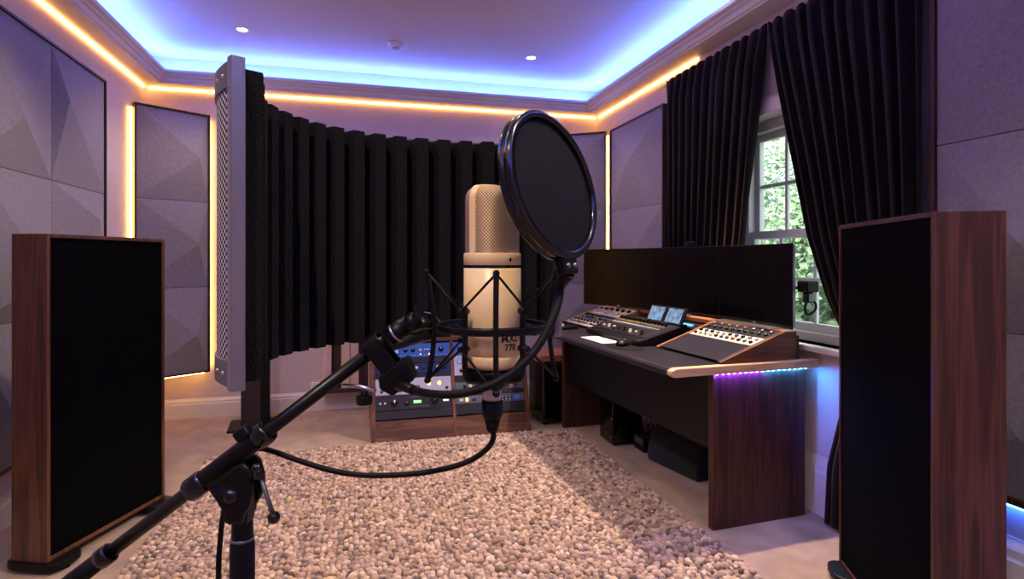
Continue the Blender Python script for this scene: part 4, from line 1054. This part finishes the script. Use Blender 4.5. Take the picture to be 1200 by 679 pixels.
for k in range(3):
    a_ = g1+(g3-g1)*(0,.37,.685,1)[k]; b_ = g1+(g3-g1)*(0,.37,.685,1)[k+1]; e_ = (b_-a_)*.003
    gm = (a_+b_)/2; cpt = V((ux+math.cos(gm)*RC_, uy+math.sin(gm)*RC_, .94))
    t = thing('curved_monitor', mlab[k], 'monitor', cpt, 0, 'curved monitors on the desk')
    arc_slab(a_+e_, b_-e_, RC_+.0015, RC_+.010, MZ0, MZ1).build('bezel', M['black'], t, bevel=.001)
    arc_slab(a_+e_*3, b_-e_*3, RC_, RC_+.0012, MZ0+.016, MZ1-.005).build('screen', M['screen'], t)
    arc_slab(a_+e_*6, b_-e_*6, RC_+.0102, RC_+.032, MZ0+.01, MZ1-.006).build('rear_housing', M['housing'], t, bevel=.004)
    rd = V((math.cos(gm), math.sin(gm), 0)); tg = V((-rd.y, rd.x, 0))
    Mt = Matrix.Translation(V((cpt.x,cpt.y,.9405))) @ Matrix.Rotation(gm, 4, 'Z')
    if k < 2: MB(Mt).prism([(-.10,-.11),(-.085,-.12),(.035,-.03),(.035,.03),(-.085,.12),(-.10,.11),(-.02,0)], 'z', 0, .006).build('stand_foot', M['silver'], t, bevel=.002)
    else: arc_slab(a_+(b_-a_)*.05, b_-(b_-a_)*.12, RC_-.075, RC_+.03, .9405, .9455).build('stand_foot', M['silver'], t, bevel=.001)
    MB(Mt).box((.034,-.03,.0005), (.048,.03,.2)).build('stand_neck', M['silver'], t, bevel=.003)
    lg_ = V((ux+math.cos(gm)*(RC_+.001), uy+math.sin(gm)*(RC_+.001), MZ0+.008))
    MB(Matrix.Translation(lg_) @ Matrix.Rotation(gm,4,'Z')).box((-.0006,-.012,-.003), (.0004,.012,.003)).build('badge', M['silver'], t)
ga = g1+(g3-g1)*.555
wc = V((ux+math.cos(ga)*RC_, uy+math.sin(ga)*RC_, MZ1))
t = thing('webcam', 'small black webcam clipped on top of the middle monitor', 'webcam', wc, ga)
Wt = world(t)
MB(Wt).box((-.03,-.028,.012), (.015,.028,.034)).build('body', M['black'], t, bevel=.006)
MB(Wt).box((-.004,-.02,.001), (.04,.02,.0115)).build('clip', M['black'], t, bevel=.003)
MB(Wt).lathe([(.009,0),(.009,.006),(.006,.007),(.0001,.005)], Matrix.Translation((-.03,0,.023)) @ Matrix.Rotation(-PI/2,4,'Y'), 20).build('lens', M['blackg'], t)
# bracket and headphones-like loop at the end of the monitor
q = at(947, 338, 2.96)
t = thing('monitor_bracket', 'black bracket with a looped cable at the window end of the monitors', 'bracket', (q.x, q.y, .94))
MB().box(q+V((-.045,-.04,-.02)), q+V((.035,.03,.04))).build('block', M['black'], t, bevel=.010)
MB().box(q+V((-.02,-.02,-.075)), q+V((.02,.02,-.0205))).build('joint', M['blackg'], t, bevel=.008)
ge = g1+(g3-g1)*.9; me_ = V((ux+math.cos(ge)*(RC_+.045), uy+math.sin(ge)*(RC_+.045), q.z))
MB().tube(spline([q+V((-.02,.02,.0)), q+V((-.01,.08,0)), me_+V((.012,-.05,0)), me_], 6), .010, 12).build('arm', M['black'], t)
MB().tube(spline([q+V((.01,0,-.06)), q+V((.035,-.01,-.075)), q+V((.035,-.01,-.11)), q+V((.0,0,-.135)), q+V((-.02,0,-.11)), q+V((-.01,0,-.075))], 8), .006, 8).build('cable_loop', M['rubber'], t)

# ------------------------------------------------------------------ under the desk
def pc(label, lo, hi):
    t = thing('computer_tower', label, 'computer', ((lo[0]+hi[0])/2, (lo[1]+hi[1])/2, 0))
    MB().box((lo[0],lo[1],.012), hi).build('case', M['blackg'], t, bevel=.005)
    f_ = MB()
    for x in (lo[0]+.03, hi[0]-.03):
        for y in (lo[1]+.03, hi[1]-.03): f_.cyl((x,y,0), (x,y,.0115), .012)
    f_.build('feet', M['rubber'], t)
    m = MB()
    for z in (.06,.19,.32):
        if z < hi[2]: m.cyl((lo[0]-.004,lo[1]+.02,z), (lo[0]-.0002,lo[1]+.02,z), .008, 12)
    m.build('corner_stud', M['silver'], t)
pc('black computer box standing on the carpet just inside the far desk leg', (1.72,3.72,0), (1.95,3.94,.36))
t = thing('network_box', 'low grey device on the carpet beside the computer box under the desk', 'device', (1.90, 3.56, 0))
MB().box((1.86,3.53,.004), (2.06,3.68,.10)).build('case', M['black'], t, bevel=.004)
MB().box((1.8585,3.55,.05), (1.8597,3.66,.09)).build('front_label', M['greymetal'], t)
t = thing('cable_tangle', 'tangle of thin black cables hanging under the desk against the pale wall', 'cables', (2.10, 3.8, 0))
rr_ = random.Random(4)
for k in range(9):
    y = 3.72+.022*k; pts = [V((2.09, y, .70))]
    for j in range(5): pts.append(V((2.09+rr_.uniform(-.04,.03), y+rr_.uniform(-.12,.12), .58-.12*j)))
    pts.append(V((2.06, y+rr_.uniform(-.1,.1), .012)))
    MB().tube(spline(pts, 6), .0035, 6).build('cord', M['rubber'], t)
t = thing('small_speaker', 'black box on the carpet behind the half-round footrest', 'speaker', (2.04, 3.10, 0))
MB().box((1.95,3.475,.004), (2.05,3.515,.30)).build('panel', M['deskblack'], t, bevel=.003)
# half-round footrest
f0, f1 = V((1.917,2.98,0)), V((1.83,3.42,0)); fu = (f1-f0).normalized(); fnr = V((fu.y,-fu.x,0))
Mf_ = Matrix(((*fnr,), (*fu,), (0,0,1))).transposed().to_4x4(); Mf_ = Matrix.Translation(f0) @ Mf_
pts = [(0,.003)]
for k in range(15):
    a_ = PI*(1-k/14); pts.append((.115+.125*math.cos(a_)*.98, .035+.21*math.sin(a_)))
pts += [(.235,.003)]
tag(MB(Mf_).prism(pts, 'y', 0, (f1-f0).length, smooth=True).build('footrest', M['velvetblue'], None, bevel=.012, seg=3), 'half-round dark velvet footrest on the carpet under the desk', 'footrest')

# ------------------------------------------------------------------ daylight and render look
wd = bpy.data.worlds.new('sky'); bpy.context.scene.world = wd; wd.use_nodes = True
bg = wd.node_tree.nodes['Background']; bg.inputs[0].default_value = (.80, .93, 1., 1); bg.inputs[1].default_value = 2.0
sun = bpy.data.lights.new('sun', 'SUN'); sun.energy = 5.; sun.color = (1,.95,.86); sun.angle = .01
so = bpy.data.objects.new('sun', sun); COL.objects.link(so); so.rotation_euler = (0, math.radians(-42), math.radians(25))
sc = bpy.context.scene
sc.cycles.use_denoising = True
sc.cycles.max_bounces = 8; sc.cycles.diffuse_bounces = 5; sc.cycles.sample_clamp_indirect = 6.
sc.view_settings.view_transform = 'Standard'
sc.view_settings.exposure = 0.47
